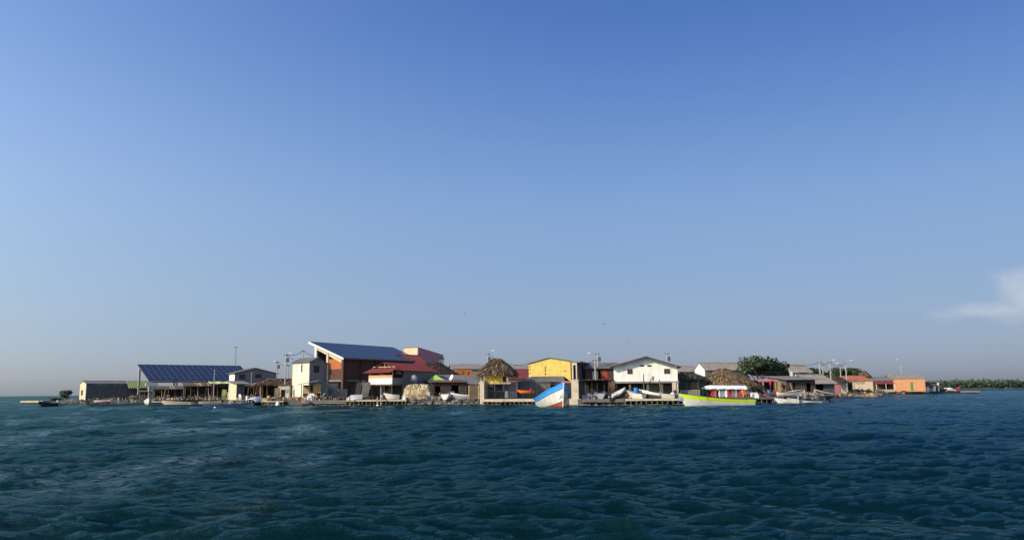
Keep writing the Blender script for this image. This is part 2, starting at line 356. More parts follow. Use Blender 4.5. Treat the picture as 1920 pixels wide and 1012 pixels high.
def house(name, label, cat, f, d, roof, wm, rm, front=(), left=(), right=(), prof=None, ze=None, zr=None, zb=None, oh=0.4, oz=0.35, t=0.18, ridge=0.5, corr=0.3, lm=None, rw=None, group=None, raise_=0.0, fascia=None):
    """roof: gable_y (gable faces front), gable_x (eave faces front), mono (slopes to the front or back), flat"""
    T = ft(name, label, cat, f, group); w = f.w
    if roof == 'gable_y': P = prof
    else: P = [(0,ze),(w,ze)]
    z0 = raise_
    F2 = lambda l: [(min(a[0],b[0]),max(a[0],b[0]),min(a[1],b[1]),max(a[1],b[1])) for a,b in l]
    fo = F2([(f.pt(o[0],o[1]), f.pt(o[2],o[3])) for o in front]); lo = F2([(f.lpt(o[0],o[1]), f.lpt(o[2],o[3])) for o in left]); ro = F2([(f.rpt(o[0],o[1]), f.rpt(o[2],o[3])) for o in right])
    fix = lambda o: (o[0], o[1], max(o[2], z0+.02), o[3])
    fo, lo, ro = [fix(o) for o in fo], [fix(o) for o in lo], [fix(o) for o in ro]
    m = MB(); wall(m, P, z0, 0, t, fo)
    m.build('wall', wm, T)
    if roof == 'gable_x': SP = [(t,ze+(zr-ze)*t/(d*ridge)),(d*ridge,zr),(d-t,(zb or ze)+(zr-(zb or ze))*t/(d*(1-ridge)))]; BP = [(0,zb or ze),(w,zb or ze)]
    elif roof == 'mono': SP = [(t,ze+(zr-ze)*t/d),(d-t,zr-(zr-ze)*t/d)]; BP = [(0,zr),(w,zr)]
    elif roof == 'flat': SP = [(t,ze),(d-t,ze)]; BP = P
    else: SP = None; BP = P
    m = MB(); wall(m, BP, z0, d-t, d, []); m.build('wall', rw or wm, T)
    for side, ops in ((0,lo),(1,ro)):
        sp = SP if SP else [(t,(P[0][1] if side == 0 else P[-1][1])),(d-t,(P[0][1] if side == 0 else P[-1][1]))]
        m = MB(); wall(m, sp, z0, 0, t, [(max(o[0],t+.05),min(o[1],d-t-.05),o[2],o[3]) for o in ops])
        m.v = [((y if side == 0 else w-t+y), x, z) for x,y,z in m.v]
        m.build('wall', (lm if side == 0 and lm else rw if side == 1 and rw else wm), T)
    for o, s in zip(fo, front):
        if len(s) > 4: fill(T, o, s[4], 0, lambda u,y,z: (u,y,z), s[5:] if len(s) > 5 else ('frame_white','glass_dark'))
    for o, s in zip(lo, left):
        if len(s) > 4: fill(T, o, s[4], 0, lambda u,y,z: (y,u,z), s[5:] if len(s) > 5 else ('frame_white','glass_dark'))
    for o, s in zip(ro, right):
        if len(s) > 4: fill(T, o, s[4], 0, lambda u,y,z: (w-y,u,z), s[5:] if len(s) > 5 else ('frame_white','glass_dark'))
    e = 0.05
    if roof == 'gable_y':
        for i, ((a,za),(b,zb_)) in enumerate(zip(P,P[1:])):
            m = MB(); sl = (zb_-za)/(b-a); a2, b2 = a, b
            if i == 0: a2 = a-oz
            if i == len(P)-2: b2 = b+oz
            A = (a2,-oh,za+sl*(a2-a)+e); A2 = (a2,d+oh,za+sl*(a2-a)+e); B_ = (b2,-oh,zb_+sl*(b2-b)+e); B2 = (b2,d+oh,zb_+sl*(b2-b)+e)
            m.sheet(A2,A,B_,B2, pitch=corr) if sl >= 0 else m.sheet(B_,B2,A2,A, pitch=corr)
            r_ = m.build('roof', rm, T)
            if fascia:
                q = MB(); q.hexa([(a2,-oh-.05,A[2]-.1),(b2,-oh-.05,B_[2]-.1),(b2,-oh-.01,B_[2]-.1),(a2,-oh-.01,A[2]-.1),(a2,-oh-.05,A[2]+.03),(b2,-oh-.05,B_[2]+.03),(b2,-oh-.01,B_[2]+.03),(a2,-oh-.01,A[2]+.03)]); q.build('fascia', fascia, r_)
    elif roof == 'gable_x':
        s1 = (zr-ze)/(d*ridge); zb2 = zb or ze; s2 = (zr-zb2)/(d*(1-ridge))
        m = MB(); m.sheet((-oz,-oh,ze-s1*oh+e),(w+oz,-oh,ze-s1*oh+e),(w+oz,d*ridge,zr+e),(-oz,d*ridge,zr+e), pitch=corr); m.build('roof', rm, T)
        m = MB(); m.sheet((w+oz,d+oh,zb2-s2*oh+e),(-oz,d+oh,zb2-s2*oh+e),(-oz,d*ridge,zr+e),(w+oz,d*ridge,zr+e), pitch=corr); m.build('roof', rm, T)
        m = MB(); m.tube([(-oz,d*ridge,zr+e+.03),(w+oz,d*ridge,zr+e+.03)], 0.09, 6); m.build('ridge_cap', rm, T)
    elif roof == 'mono':
        s1 = (zr-ze)/d
        m = MB(); m.sheet((-oz,-oh,ze-s1*oh+e),(w+oz,-oh,ze-s1*oh+e),(w+oz,d+oh,zr+s1*oh+e),(-oz,d+oh,zr+s1*oh+e), pitch=corr); m.build('roof', rm, T)
    elif roof == 'flat':
        m = MB(); m.box(-oz,w+oz,-oh,d+oh,ze+.003,ze+.16); m.build('roof', rm, T)
    return T

# ------------------------------------------------------------------ thatch
def thatch(T, cx, cy, rx, ry, z0, z1, rl=0.0, n=1600, dark=0.5, droop=0.35, name='thatch', mats=('straw','straw_dark','straw_pale')):
    """straw roof round (cx,cy): half-widths rx, ry at the eave, ridge half-length rl along x"""
    g = random.Random(int(cx*100+rx*37+n)); m = MB(); seg = 28
    def ring(k):                        # k 0 eave .. 1 ridge
        out = []
        for i in range(seg):
            t = 2*math.pi*i/seg; c, s = math.cos(t), math.sin(t); q = (abs(c)**3+abs(s)**3)**(-1/3)
            prof = z0+(z1-z0)*(k**0.9)
            out.append((cx+c*q*(rx*(1-k)+rl*k), cy+s*q*(ry*(1-k)+0.05*k), prof))
        return out
    ks = [0,0.25,0.5,0.75,1.0]; o = 0
    for k in ks: m.v += ring(k)
    for a in range(len(ks)-1):
        for i in range(seg): m.face((a*seg+i, a*seg+(i+1)%seg, (a+1)*seg+(i+1)%seg, (a+1)*seg+i), 1)
    m.face(tuple((len(ks)-1)*seg+i for i in range(seg)), 1)
    base = m.build(name, ['straw','straw_dark'], T)
    st = MB()
    for _ in range(n):
        k = g.random()**1.5; t = g.random()*2*math.pi
        c, s = math.cos(t), math.sin(t); q = (abs(c)**3+abs(s)**3)**(-1/3)
        def p(k2, up):
            kk = max(k2,-0.25); return Vector((cx+c*q*(rx*(1-kk)+rl*kk), cy+s*q*(ry*(1-kk)+0.05*kk), (z0+(z1-z0)*(kk**0.9 if kk > 0 else kk*1.6))+up))
        ln = g.uniform(0.14,0.34); a = p(min(k+ln*0.5,1.0), g.uniform(0.04,0.16)); b = p(k-ln*0.5, g.uniform(0.0,0.3))
        side = Vector((-s,c,0))*g.uniform(0.03,0.11); j = Vector((g.uniform(-.2,.2),g.uniform(-.2,.2),g.uniform(-.08,.08)))
        if k < 0.06: b.z -= g.uniform(0, droop)
        mi = 0 if g.random() < 0.45 else (1 if g.random() < dark else 2)
        st.add([a-side*0.6,a+side*0.6,b+side+j,b-side+j], [(0,1,2,3)], mi)
    tag(st.build('straw_strands', list(mats), base), None, None, kind='stuff')
    return base

# ------------------------------------------------------------------ boats
def hull_parts(T, Ln, B, H, rise=0.5, stern=0.75, draft=0.25, rake=0.6, body='hull_white', strake=None, bottom=None, vs_=0.78, vb=0.3, inside='hull_grey', thw=3, srise=0.0, flare=0.5, full=2.4, trans=True, sharp=0.8):
    ns = 18
    def st(t, v):
        b = (stern+(1-stern)*math.sin(min(t/0.42,1)*math.pi/2))*B/2 if t < 0.42 else B/2*max(0.015, 1-((t-0.42)/0.58)**full)
        s = H+rise*max(0,(t-0.25)/0.75)**1.9+srise*max(0,(0.3-t)/0.3)**2
        k = -draft+(draft*0.6)*t**6
        ex = flare+(sharp-flare)*t**2
        x = -Ln/2+Ln*t*(1)+rake*(t**5)*v-rake*0.0
        return Vector((x, b*(v**ex if v > 0 else 0.0)+0.012, k+(s-k)*v))
    def surf(name, v0, v1, nv, m, off=0.0):
        mb = MB()
        for sgn in (1,-1):
            o = len(mb.v)
            for i in range(ns+1):
                for j in range(nv+1):
                    p = st(i/ns, v0+(v1-v0)*j/nv); mb.v.append((p.x, sgn*(p.y+off), p.z))
            for i in range(ns):
                for j in range(nv):
                    a = o+i*(nv+1)+j; q = (a, a+nv+1, a+nv+2, a+1); mb.face(q if sgn < 0 else q[::-1])
        if trans:
            o = len(mb.v)
            for sgn in (1,-1):
                for j in range(nv+1):
                    p = st(0, v0+(v1-v0)*j/nv); mb.v.append((p.x, sgn*(p.y+off), p.z))
            for j in range(nv): mb.face((o+j, o+j+1, o+nv+2+j, o+nv+1+j))
        return mb.build(name, m, T, smooth=False)
    va = vb if bottom else 0.0; vz = vs_ if strake else 1.0
    if bottom: surf('bottom_paint', 0, va, 4, bottom, 0.004)
    hb = surf('hull', va, vz, 6, body)
    if strake: surf('sheer_strake', vz, 1.0, 2, strake, 0.012)
    mb = MB()                                   # inner skin and floor
    for sgn in (1,-1):
        o = len(mb.v)
        for i in range(ns+1):
            p = st(i/ns, 1.0); q = st(i/ns, 0.42); inn = max(0.0, p.y-0.07)
            zf = min(max(q.z, 0.12), p.z-0.03); qy = max(0, min(q.y,p.y)-0.09)
            mb.v += [(p.x, sgn*p.y, p.z+0.002), (p.x-0.02, sgn*inn, p.z+0.004), (p.x-0.04, sgn*qy, zf), (p.x-0.04, 0, zf)]
        for i in range(ns):
            for j in range(3):
                a = o+i*4+j; q = (a, a+1, a+5, a+4); mb.face(q if sgn > 0 else q[::-1])
    mb.build('inner_hull', inside, T)
    for i in range(thw):
        t = 0.16+0.5*i/max(1,thw-1) if thw > 1 else 0.35
        p = st(t, 0.86); mb = MB(); mb.box(p.x-.14, p.x+.14, -p.y+.05, p.y-.05, p.z-.05, p.z); mb.build('thwart', inside, T)
    return st
def outboard(T, x, z, cow='plastic_black', tilt=0.0, s=1.0, y=0.0):
    mb = MB(); ca, sa = math.cos(tilt), math.sin(tilt)
    def tr(p): return (x+(p[0]*ca-p[2]*sa)*s, y+p[1]*s, z+(p[0]*sa+p[2]*ca)*s)
    leg = MB(); leg.box(-.22,-.06,-.05,.05,-.75,.05); leg.box(-.34,.0,-.09,.09,-.62,-.59); leg.v = [tr(p) for p in leg.v]
    mb.v = []; pr = [(-.02,.0),(.0,.32),(-.12,.42),(-.36,.38),(-.42,.05),(-.3,-.02)]
    mb.prism_y(pr, -.15, .15); mb.v = [tr((p[0], p[1]*(0.8 if p[2] > .3 else 1), p[2])) for p in mb.v]
    o = mb.build('outboard_motor', cow, T); leg.build('lower_leg', 'metal_dark', o)
def boat(name, label, px, Y, head, Ln, B, H, group=None, z=0.0, tiltx=0.0, tilty=0.0, motor=None, mtilt=0.0, **kw):
    """head: bearing of the bow in degrees (0 = right, 90 = away from the viewer)"""
    T = thing(name, label, 'boat', (gx(px, Y, z), Y, z), R(head), group)
    T.rotation_euler = (R(tiltx), R(tilty), R(head))
    st = hull_parts(T, Ln, B, H, **kw)
    if motor: outboard(T, -Ln/2-.02, H+.05, motor, mtilt)
    return T

# ================================================================== the setting
# ------------------------------------------------------------------ sea
def make_sea():
    rows = []; y = 3.5
    while y < 420: rows.append(y); y *= 1.0065
    while y < 14000: rows.append(y); y *= 1.06
    rows = np.array(rows); cols = np.linspace(-1.0, 1.0, 760)
    Yg = np.repeat(rows[:,None], len(cols), 1); Xg = cols[None,:]*(Yg*0.95+9.0)
    dy = np.gradient(rows)[:,None]; dx = (rows*0.95+9.0)[:,None]*(cols[1]-cols[0]); res = np.maximum(dy*0.8, dx)
    g = np.random.RandomState(11); X = Xg.copy(); Y = Yg.copy(); Z = np.zeros_like(X)
    K = 96; lam = np.exp(np.linspace(math.log(0.28), math.log(11.0), K))
    for k in range(K):
        l = lam[k]*g.uniform(0.93,1.07); th = R(-104)+g.normal(0, 0.46 if l < 3 else 0.30); q = 2*math.pi/l
        s = 0.080 if l < 1.0 else (0.046 if l < 2.0 else (0.030 if l < 4 else 0.020))
        a = s*l/(2*math.pi)*g.uniform(0.6,1.35); ph = g.uniform(0, 2*math.pi)
        wgt = np.clip((l/res-2.2)/2.5, 0, 1); wgt = wgt*wgt*(3-2*wgt)
        arg = q*(Xg*math.cos(th)+Yg*math.sin(th))+ph
        # gusts: each train waxes and wanes over a few of its lengths
        env = 0.72+0.5*np.sin(q*0.13*(Xg*math.cos(th+1.1)+Yg*math.sin(th+1.1))+ph*3)*np.sin(q*0.09*(Xg*math.cos(th-0.8)+Yg*math.sin(th-0.8))+ph*5)
        A = a*wgt*env
        Z += A*np.cos(arg); c = A*np.sin(arg)*1.0
        X -= c*math.cos(th); Y -= c*math.sin(th)
    nr, nc = X.shape
    me = bpy.data.meshes.new('sea'); nv = nr*nc
    co = np.stack([X,Y,Z],-1).reshape(-1,3).astype(np.float32)
    idx = (np.arange(nr-1)[:,None]*nc+np.arange(nc-1)[None,:]).reshape(-1)
    quads = np.stack([idx, idx+1, idx+nc+1, idx+nc], -1).astype(np.int32)
    me.vertices.add(nv); me.vertices.foreach_set('co', co.ravel())
    me.loops.add(quads.size); me.loops.foreach_set('vertex_index', quads.ravel())
    me.polygons.add(len(quads)); me.polygons.foreach_set('loop_start', np.arange(0, quads.size, 4, dtype=np.int32))
    me.polygons.foreach_set('use_smooth', np.ones(len(quads), bool)); me.update(calc_edges=True)
    o = bpy.data.objects.new('sea', me); COL.objects.link(o); o['kind'] = 'structure'
    m = bpy.data.materials.new('sea_water'); m.use_nodes = True; t = m.node_tree; b = t.nodes['Principled BSDF']
    geo = N(t, 'ShaderNodeNewGeometry')
    def noise(scale, sc3, det=4, rough=0.6, dist=0.0, rot=0.0):
        mp = N(t, 'ShaderNodeMapping'); mp.inputs['Scale'].default_value = sc3; mp.inputs['Rotation'].default_value = (0,0,rot)
        L(t, geo.outputs['Position'], mp.inputs[0])
        n = N(t, 'ShaderNodeTexNoise'); n.inputs['Scale'].default_value = scale; n.inputs['Detail'].default_value = det; n.inputs['Roughness'].default_value = rough; n.inputs['Distortion'].default_value = dist
        L(t, mp.outputs[0], n.inputs['Vector']); return n.outputs[0]
    def rng(x, a, b_, c=0.0, d=1.0):
        r = N(t, 'ShaderNodeMapRange'); r.interpolation_type = 'SMOOTHSTEP'
        for k_, v_ in zip(('From Min','From Max','To Min','To Max'), (a,b_,c,d)): r.inputs[k_].default_value = v_
        L(t, x, r.inputs['Value']); return r.outputs[0]
    def math2(op, x, y):
        n = N(t, 'ShaderNodeMath', operation=op)
        for i, q in enumerate((x,y)):
            if isinstance(q, (int,float)): n.inputs[i].default_value = q
            else: L(t, q, n.inputs[i])
        return n.outputs[0]
    # greener shallow bank to the left, deeper and bluer to the right
    sp = N(t, 'ShaderNodeSeparateXYZ'); L(t, geo.outputs['Position'], sp.inputs[0])
    bank = noise(0.02, (1,1,1), 2); ratio = math2('ADD', math2('DIVIDE', sp.outputs['X'], 40.0), math2('MULTIPLY', math2('SUBTRACT', bank, 0.5), 2.0))
    deep = rng(ratio, -0.5, 1.2)
    c1 = N(t, 'ShaderNodeMix', data_type='RGBA'); c1.inputs['A'].default_value = (0.0014, 0.0145, 0.0155, 1); c1.inputs['B'].default_value = (0.0016, 0.015, 0.031, 1)
    L(t, deep, c1.inputs['Factor'])
    # thin pale patches: foam, with sky reflection off ruffled water painted into the colour
    patch = noise(0.16, (1.0,0.30,1), 4, 0.55, 0.5, R(14)); bias = rng(sp.outputs['X'], -24.0, 8.0, 0.09, -0.04); pm = rng(math2('ADD', patch, bias), 0.57, 0.73)
    lace = noise(3.0, (0.6,1.5,1), 8, 0.78, 0.8); lm = rng(lace, 0.43, 0.60)
    fm = math2('MULTIPLY', math2('MULTIPLY', pm, lm), 0.55)
    fade = rng(sp.outputs['Y'], 8.0, 22.0); fm = math2('MULTIPLY', fm, fade)
    c2 = N(t, 'ShaderNodeMix', data_type='RGBA'); c2.inputs['B'].default_value = (0.25, 0.36, 0.46, 1)
    L(t, fm, c2.inputs['Factor']); L(t, c1.outputs['Result'], c2.inputs['A'])
    t.nodes.remove(b); dif = N(t, 'ShaderNodeBsdfDiffuse'); glo = N(t, 'ShaderNodeBsdfGlossy'); fr = N(t, 'ShaderNodeFresnel'); mixs = N(t, 'ShaderNodeMixShader')
    L(t, c2.outputs['Result'], dif.inputs['Color']); fr.inputs['IOR'].default_value = 1.30
    gc = N(t, 'ShaderNodeMix', data_type='RGBA'); gc.inputs['A'].default_value = (0.34, 0.60, 0.575, 1); gc.inputs['B'].default_value = (0.50, 0.79, 0.86, 1); L(t, deep, gc.inputs['Factor']); L(t, gc.outputs['Result'], glo.inputs['Color']); glo.inputs['Roughness'].default_value = 0.03
    L(t, math2('MULTIPLY', fr.outputs[0], math2('SUBTRACT', 0.72, math2('MULTIPLY', fm, 0.4))), mixs.inputs[0]); L(t, dif.outputs[0], mixs.inputs[1]); L(t, glo.outputs[0], mixs.inputs[2])
    L(t, mixs.outputs[0], t.nodes['Material Output'].inputs['Surface'])
    # ripples on the backs of the modelled waves
    r1 = noise(4.6, (0.8,1.25,1), 6, 0.68, 0.5); r2 = noise(0.55, (0.7,1.3,1), 3, 0.5, 0.3, R(12))
    h = math2('ADD', math2('MULTIPLY', r1, 0.10), math2('MULTIPLY', r2, 0.18))
    bp = N(t, 'ShaderNodeBump'); bp.inputs['Strength'].default_value = 0.9; bp.inputs['Distance'].default_value = 1.0
    L(t, h, bp.inputs['Height']); [L(t, bp.outputs[0], q.inputs['Normal']) for q in (dif, glo, fr)]
    me.materials.append(m)
make_sea()
bed = MB(); bed.box(-14000, 14000, -3000, 13900, -1.4, -0.7); tag(bed.build('open_sea', bpy.data.materials['sea_water']), None, None, kind='structure')

# ------------------------------------------------------------------ island
def poly_slab(name, pts, z0, z1, m, jit=0.0, kind='structure'):
    mb = MB(); n = len(pts)
    mb.add([(x,y,z0) for x,y in pts]+[(x,y,z1) for x,y in pts], [tuple(range(n,2*n))]); mb.add([], [])
    [mb.face((i,(i+1)%n,(i+1)%n+n,i+n), 1) for i in range(n)]
    o = mb.build(name, [m, 'rock_dark']); o['kind'] = kind; return o
SH = [(112,202),(150,192),(270,184),(420,176),(466,146),(530,140),(566,133.5),(650,131),(800,131),(900,125.5),(1040,121.5),(1090,112),(1180,110.5),(1292,109.5),(1322,118),(1420,120.5),(1543,124),(1560,178),(1640,184),(1658,250),(1735,255),(1800,262)]
BK = [(1790,300),(1600,320),(1400,300),(1000,300),(600,270),(300,250),(140,225)]
SP = [(gx(p,y,ZG), y) for p,y in SH+BK]
poly_slab('island_ground', SP, -1.5, ZG, 'soil')

# ------------------------------------------------------------------ far wooded shore
def forest():
    g = random.Random(5); mb = MB(); land = []
    Y0 = 840
    for i in range(61):
        px = 1330+i*26; x = gx(px, Y0, 0)+g.uniform(-3,3); land.append((x, Y0+g.uniform(-6,6)))
    pts = land+[(land[-1][0]+300, Y0+500), (land[0][0]-100, Y0+500)]
    poly_slab('far_shore', pts, -1.0, 0.3, 'rock_dark')
    for i in range(980):
        k = int(i/980*60); t = i/980*60-k; row = g.choice((0,0,0,1,1,2))
        x = land[k][0]+(land[k+1][0]-land[k][0])*t+g.uniform(-4,4); y = Y0+7+row*16+g.uniform(0,12)
        env = 0.72+0.28*min(1.0, max(0.0, k/12.0)); h = (g.uniform(5.5,9.0)+row*0.8)*env
        if g.random() < 0.05: h *= 1.22
        r = g.uniform(3.0,5.2); n = 70 if row == 0 else 46
        tone = g.choice((0,0,1,1,2))
        for _ in range(n):
            a = g.random()*2*math.pi; e = math.acos(g.uniform(-0.95,1)); rr = r*g.uniform(0.55,1.0)
            c = Vector((x+math.cos(a)*math.sin(e)*rr, y+math.sin(a)*math.sin(e)*rr, 0.8+h*0.52+math.cos(e)*h*0.47*g.uniform(0.75,1)))
            s = g.uniform(0.5,1.05); u = Vector((g.uniform(-1,1),g.uniform(-1,1),g.uniform(-1,1))).normalized(); v = u.orthogonal().normalized()
            mb.add([c-u*s-v*s*.6, c+u*s-v*s*.6, c+u*s*.8+v*s*.7, c-u*s*.8+v*s*.6], [(0,1,2,3)], tone if g.random() < 0.75 else g.choice((0,1,2)))
        mb.tube([(x,y,0.6),(x+g.uniform(-.5,.5),y,h*0.6)], [0.22,0.1], 4, 3)
    o = mb.build('far_woodland', ['leaf_a','leaf_b','leaf_c','bark']); tag(o, 'low green woodland along the distant shore at the right', 'woodland', kind='stuff')
forest()

# ================================================================== buildings, left to right
# ---- long stone house at the left end
f = F(160, 190, 40, 275); d = f.back(148)
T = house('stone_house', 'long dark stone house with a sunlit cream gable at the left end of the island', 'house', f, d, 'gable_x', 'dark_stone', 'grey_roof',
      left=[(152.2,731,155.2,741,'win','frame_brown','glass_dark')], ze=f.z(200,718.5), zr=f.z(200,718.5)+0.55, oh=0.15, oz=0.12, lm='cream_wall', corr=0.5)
u0, z0 = f.pt(236, 727); m = MB(); m.sheet((u0,-2.6,f.z(250,727,-2.6)),(f.w+.3,-2.6,f.z(250,727,-2.6)),(f.w+.3,-.06,f.z(250,713.5)),(u0,-.06,f.z(250,713.5)), pitch=.5); m.build('green_roof_sheet', 'green_roof', T)
g = random.Random(3)
for i in range(10):
    u = f.w*(0.12+0.08*i); m = MB(); m.hexa([(u,-.03,f.z(200,718.5)-.5),(u+.9,-.03,f.z(200,718.5)-.5),(u+.9,.0,f.z(200,718.5)-.5),(u,.0,f.z(200,718.5)-.5),(u,-.03,f.z(200,718.5)-.1),(u+.9,-.03,f.z(200,718.5)-.1),(u+.9,0,f.z(200,718.5)-.1),(u,0,f.z(200,718.5)-.1)])
    m.build('wall_slab', 'grey_render' if i % 3 else 'grey_block', T)

shack_later = F(262, 186.5, 30, 292)
# ---- solar canopies: every module is a piece of its own
def solar_roof(T, f, d, zl, zh, nc, nr, oh=0.0):
    n = Vector((0, -(zh-zl), d)).normalized(); e1 = Vector((1,0,0)); e2 = Vector((0, d, zh-zl)).normalized(); Ls = math.hypot(d, zh-zl)
    o = Vector((0,0,zl)); m = MB()
    def P(u,v,h): return o+e1*u+e2*v+n*h
    m.hexa([P(0,0,-.16),P(f.w,0,-.16),P(f.w,Ls,-.16),P(0,Ls,-.16),P(0,0,0),P(f.w,0,0),P(f.w,Ls,0),P(0,Ls,0)]); m.build('roof_deck', 'grey_roof', T)
    cw, ch = f.w/nc, Ls/nr; first = None
    for i in range(nc):
        for j in range(nr):
            c = P((i+.5)*cw, (j+.5)*ch, 0.04)
            if first is None:
                a, b = cw/2-.025, ch/2-.025; m = MB(); q = lambda u,v,h: e1*u+e2*v+n*h
                m.hexa([q(-a,-b,0),q(a,-b,0),q(a,b,0),q(-a,b,0),q(-a,-b,.04),q(a,-b,.04),q(a,b,.04),q(-a,b,.04)])
                k = 0.045
                m.hexa([q(-a+k,-b+k,.041),q(a-k,-b+k,.041),q(a-k,b-k,.041),q(-a+k,b-k,.041),q(-a+k,-b+k,.046),q(a-k,-b+k,.046),q(a-k,b-k,.046),q(-a+k,b-k,.046)], 1)
                first = m.build('solar_panel', ['solar_frame','solar_cell'], T); first.location = c
            else: copy_part(first, T, c)
    return P
f = F(276, 186, 40, 277); zl = f.z(276,712.5); d = 9.7; zh = zl+3.9
f.w = 25.2
T = ft('solar_canopy', 'low open canopy roofed with blue solar panels behind the driftwood sheds', 'canopy', f)
solar_roof(T, f, d, zl, zh, 18, 5)
for u, v in ((0.5,.5),(6.5,.5),(12.6,.5),(18.8,.5),(24.7,.5),(0.5,9.2),(8.5,9.2),(16.5,9.2),(24.7,9.2)):
    m = MB(); m.box(u-.2,u+.2,v-.2,v+.2,0,zl+(zh-zl)*v/d-.25); m.build('post', 'pole_concrete', T)
m = MB(); m.box(.1,f.w-.1,.35,.65,zl-.55,zl-.18); m.build('edge_beam', 'grey_render', T)
m = MB(); m.box(-.5,2.2,.0,.3,zl-1.25,zl-.6); m.build('end_beam', 'white_paint', T)
m = MB(); m.box(0.5,2.4,1.0,1.3,0,zl-1.3); m.build('white_column', 'white_paint', T)
m = MB(); m.box(2.8,f.w,7.6,7.8,0,2.2); m.build('low_wall', 'grey_render', T)

# ---- driftwood shed in front of the canopy
def stick(mb, p, q, r, g, n=5):
    p, q = Vector(p), Vector(q); mid = p.lerp(q,.5)+Vector((g.uniform(-.12,.12),g.uniform(-.12,.12),0)); mb.tube([p,mid,q],[r,r*.9,r*.75],n)
def shack(name, label, f, d, zf, zb, wallm='shade_dark_wood', roofm='old_wood', nboards=14, posts=5, over=0.8, back=True, seed=1, straw=0):
    g = random.Random(seed); T = ft(name, label, 'shed', f); w = f.w
    bw = w/nboards; base = None
    for i in range(nboards):
        m = MB(); h = zf-g.uniform(.05,.35); m.box(i*bw+.02,(i+1)*bw-.03,d*.55+g.uniform(-.04,.04),d*.55+.07,0,h); m.build('board', wallm if g.random() < .9 else 'old_wood', T)
    for s in (0,1):
        m = MB(); m.box((0 if s == 0 else w-.08),(.08 if s == 0 else w),.8,d,0,zf-.1); m.build('side_wall', wallm, T)
    m = MB(); m.box(0,w,d-.1,d,0,zb-.05); m.build('back_wall', wallm, T)
    for i in range(posts):
        u = .15+(w-.3)*i/(posts-1)+g.uniform(-.2,.2); m = MB(); stick(m,(u,-over*.6,0),(u+g.uniform(-.2,.2),-over*.6,zf+g.uniform(-.15,.3)),.07,g); m.build('post', 'old_wood' if g.random() < .8 else 'pale_wood', T)
    m = MB(); m.tube([(-.3,-over*.6,zf-.05),(w+.3,-over*.6,zf-.02)],.07,5); m.build('rafter_beam', 'old_wood', T)
    n = int(w/.28)
    if straw:
        m = MB(); m.hexa([(-.3,-over,zf),(w+.3,-over,zf),(w+.3,d+.3,zb),(-.3,d+.3,zb),(-.3,-over,zf+.12),(w+.3,-over,zf+.12),(w+.3,d+.3,zb+.12),(-.3,d+.3,zb+.12)]); r = m.build('roof', roofm, T)
        st = MB()
        for _ in range(straw):
            u = g.uniform(-.4,w+.4); v = g.uniform(-over-.2,d); z = zf+(zb-zf)*(v+over)/(d+over+.3)+.15; a = g.uniform(-.5,.5); l = g.uniform(.4,1.1)
            st.add([(u,v,z),(u+.07,v,z+.02),(u+.07+a*l,v-l*.8,z-g.uniform(0,.35)),(u+a*l,v-l*.8,z-.1)],[(0,1,2,3)],0 if g.random() < .5 else (1 if g.random() < .5 else 2))
        tag(st.build('straw_strands', [roofm,'straw_dark','straw_pale'], r), None, None, kind='stuff')
    else:
        for i in range(n):
            u = -.3+(w+.6)*i/n; m = MB(); e = g.uniform(-.3,.3); z = .05+g.uniform(0,.06)
            m.hexa([(u,-over+e,zf+z),(u+.25,-over+e,zf+z),(u+.25,d+.2,zb+z),(u,d+.2,zb+z),(u,-over+e,zf+z+.05),(u+.25,-over+e,zf+z+.05),(u+.25,d+.2,zb+z+.05),(u,d+.2,zb+z+.05)])
            m.build('roof_board', roofm if g.random() < .6 else ('rust_roof' if g.random() < .6 else 'pale_wood'), T)
    return T
shack('plank_shed', 'low dark plank shed between the stone house and the canopy post', shack_later, 3.5, shack_later.z(276,735), shack_later.z(276,732), seed=33, posts=4)
f = F(288, 181, 28, 352); T = shack('driftwood_shed', 'dark driftwood shed on crooked poles left of the yellow tarp', f, 4.0, f.z(320,730), f.z(320,727)+.4, seed=2, posts=6)
f = F(345, 177, 26, 432); T = shack('pole_shed', 'long open pole shed with brushwood roof beside the pale cloths', f, 4.5, f.z(380,724), f.z(380,721)+.4, seed=4, posts=8, nboards=20)
tag_z = f.z(400,721)
m = MB(); g = random.Random(8); n = 12
for i in range(n+1):
    for j in range(4): m.v.append((f.w*(.52+.5*i/n), -1.0+j*1.5, tag_z+.25+.05*math.sin(i*1.3)+g.uniform(-.05,.05)+j*.16))
for i in range(n):
    for j in range(3): a = i*4+j; m.face((a,a+4,a+5,a+1))
o = m.build('roof_tarp', 'tarp_yellow'); o.location = f.A; o.rotation_euler = (0,0,f.rz); tag(o, 'yellow-green tarp spread over the pole shed roof', 'tarp')

# ---- grey gabled house behind
f = F(439, 163, 36, 517)
P_ = [(0,f.z(439,698.5)),(f.u(478,700),f.z(478,689.5)),(f.w,f.z(517,699.5))]
house('gabled_house', 'grey gabled house with two latticed windows left of the white tower', 'house', f, max(4.0,f.back(433)), 'gable_y', 'grey_render', 'grey_roof', prof=P_, oh=.35, oz=.5, lm='white_paint',  # left wall paler than the front, sunlight put into its colour
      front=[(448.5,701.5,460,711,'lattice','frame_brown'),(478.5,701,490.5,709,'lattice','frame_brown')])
# ---- small shed with yellow side
f = F(443, 158, 38, 466); d = f.back(429)
house('block_shed', 'small dark shed with a sunlit yellow end wall in front of the gabled house', 'shed', f, d, 'mono', 'dark_stone', 'grey_roof', ze=f.z(455,719), zr=f.z(455,719)+.5, lm='cream_wall', oh=.7, oz=.5,
      front=[(459,722,465,744)])
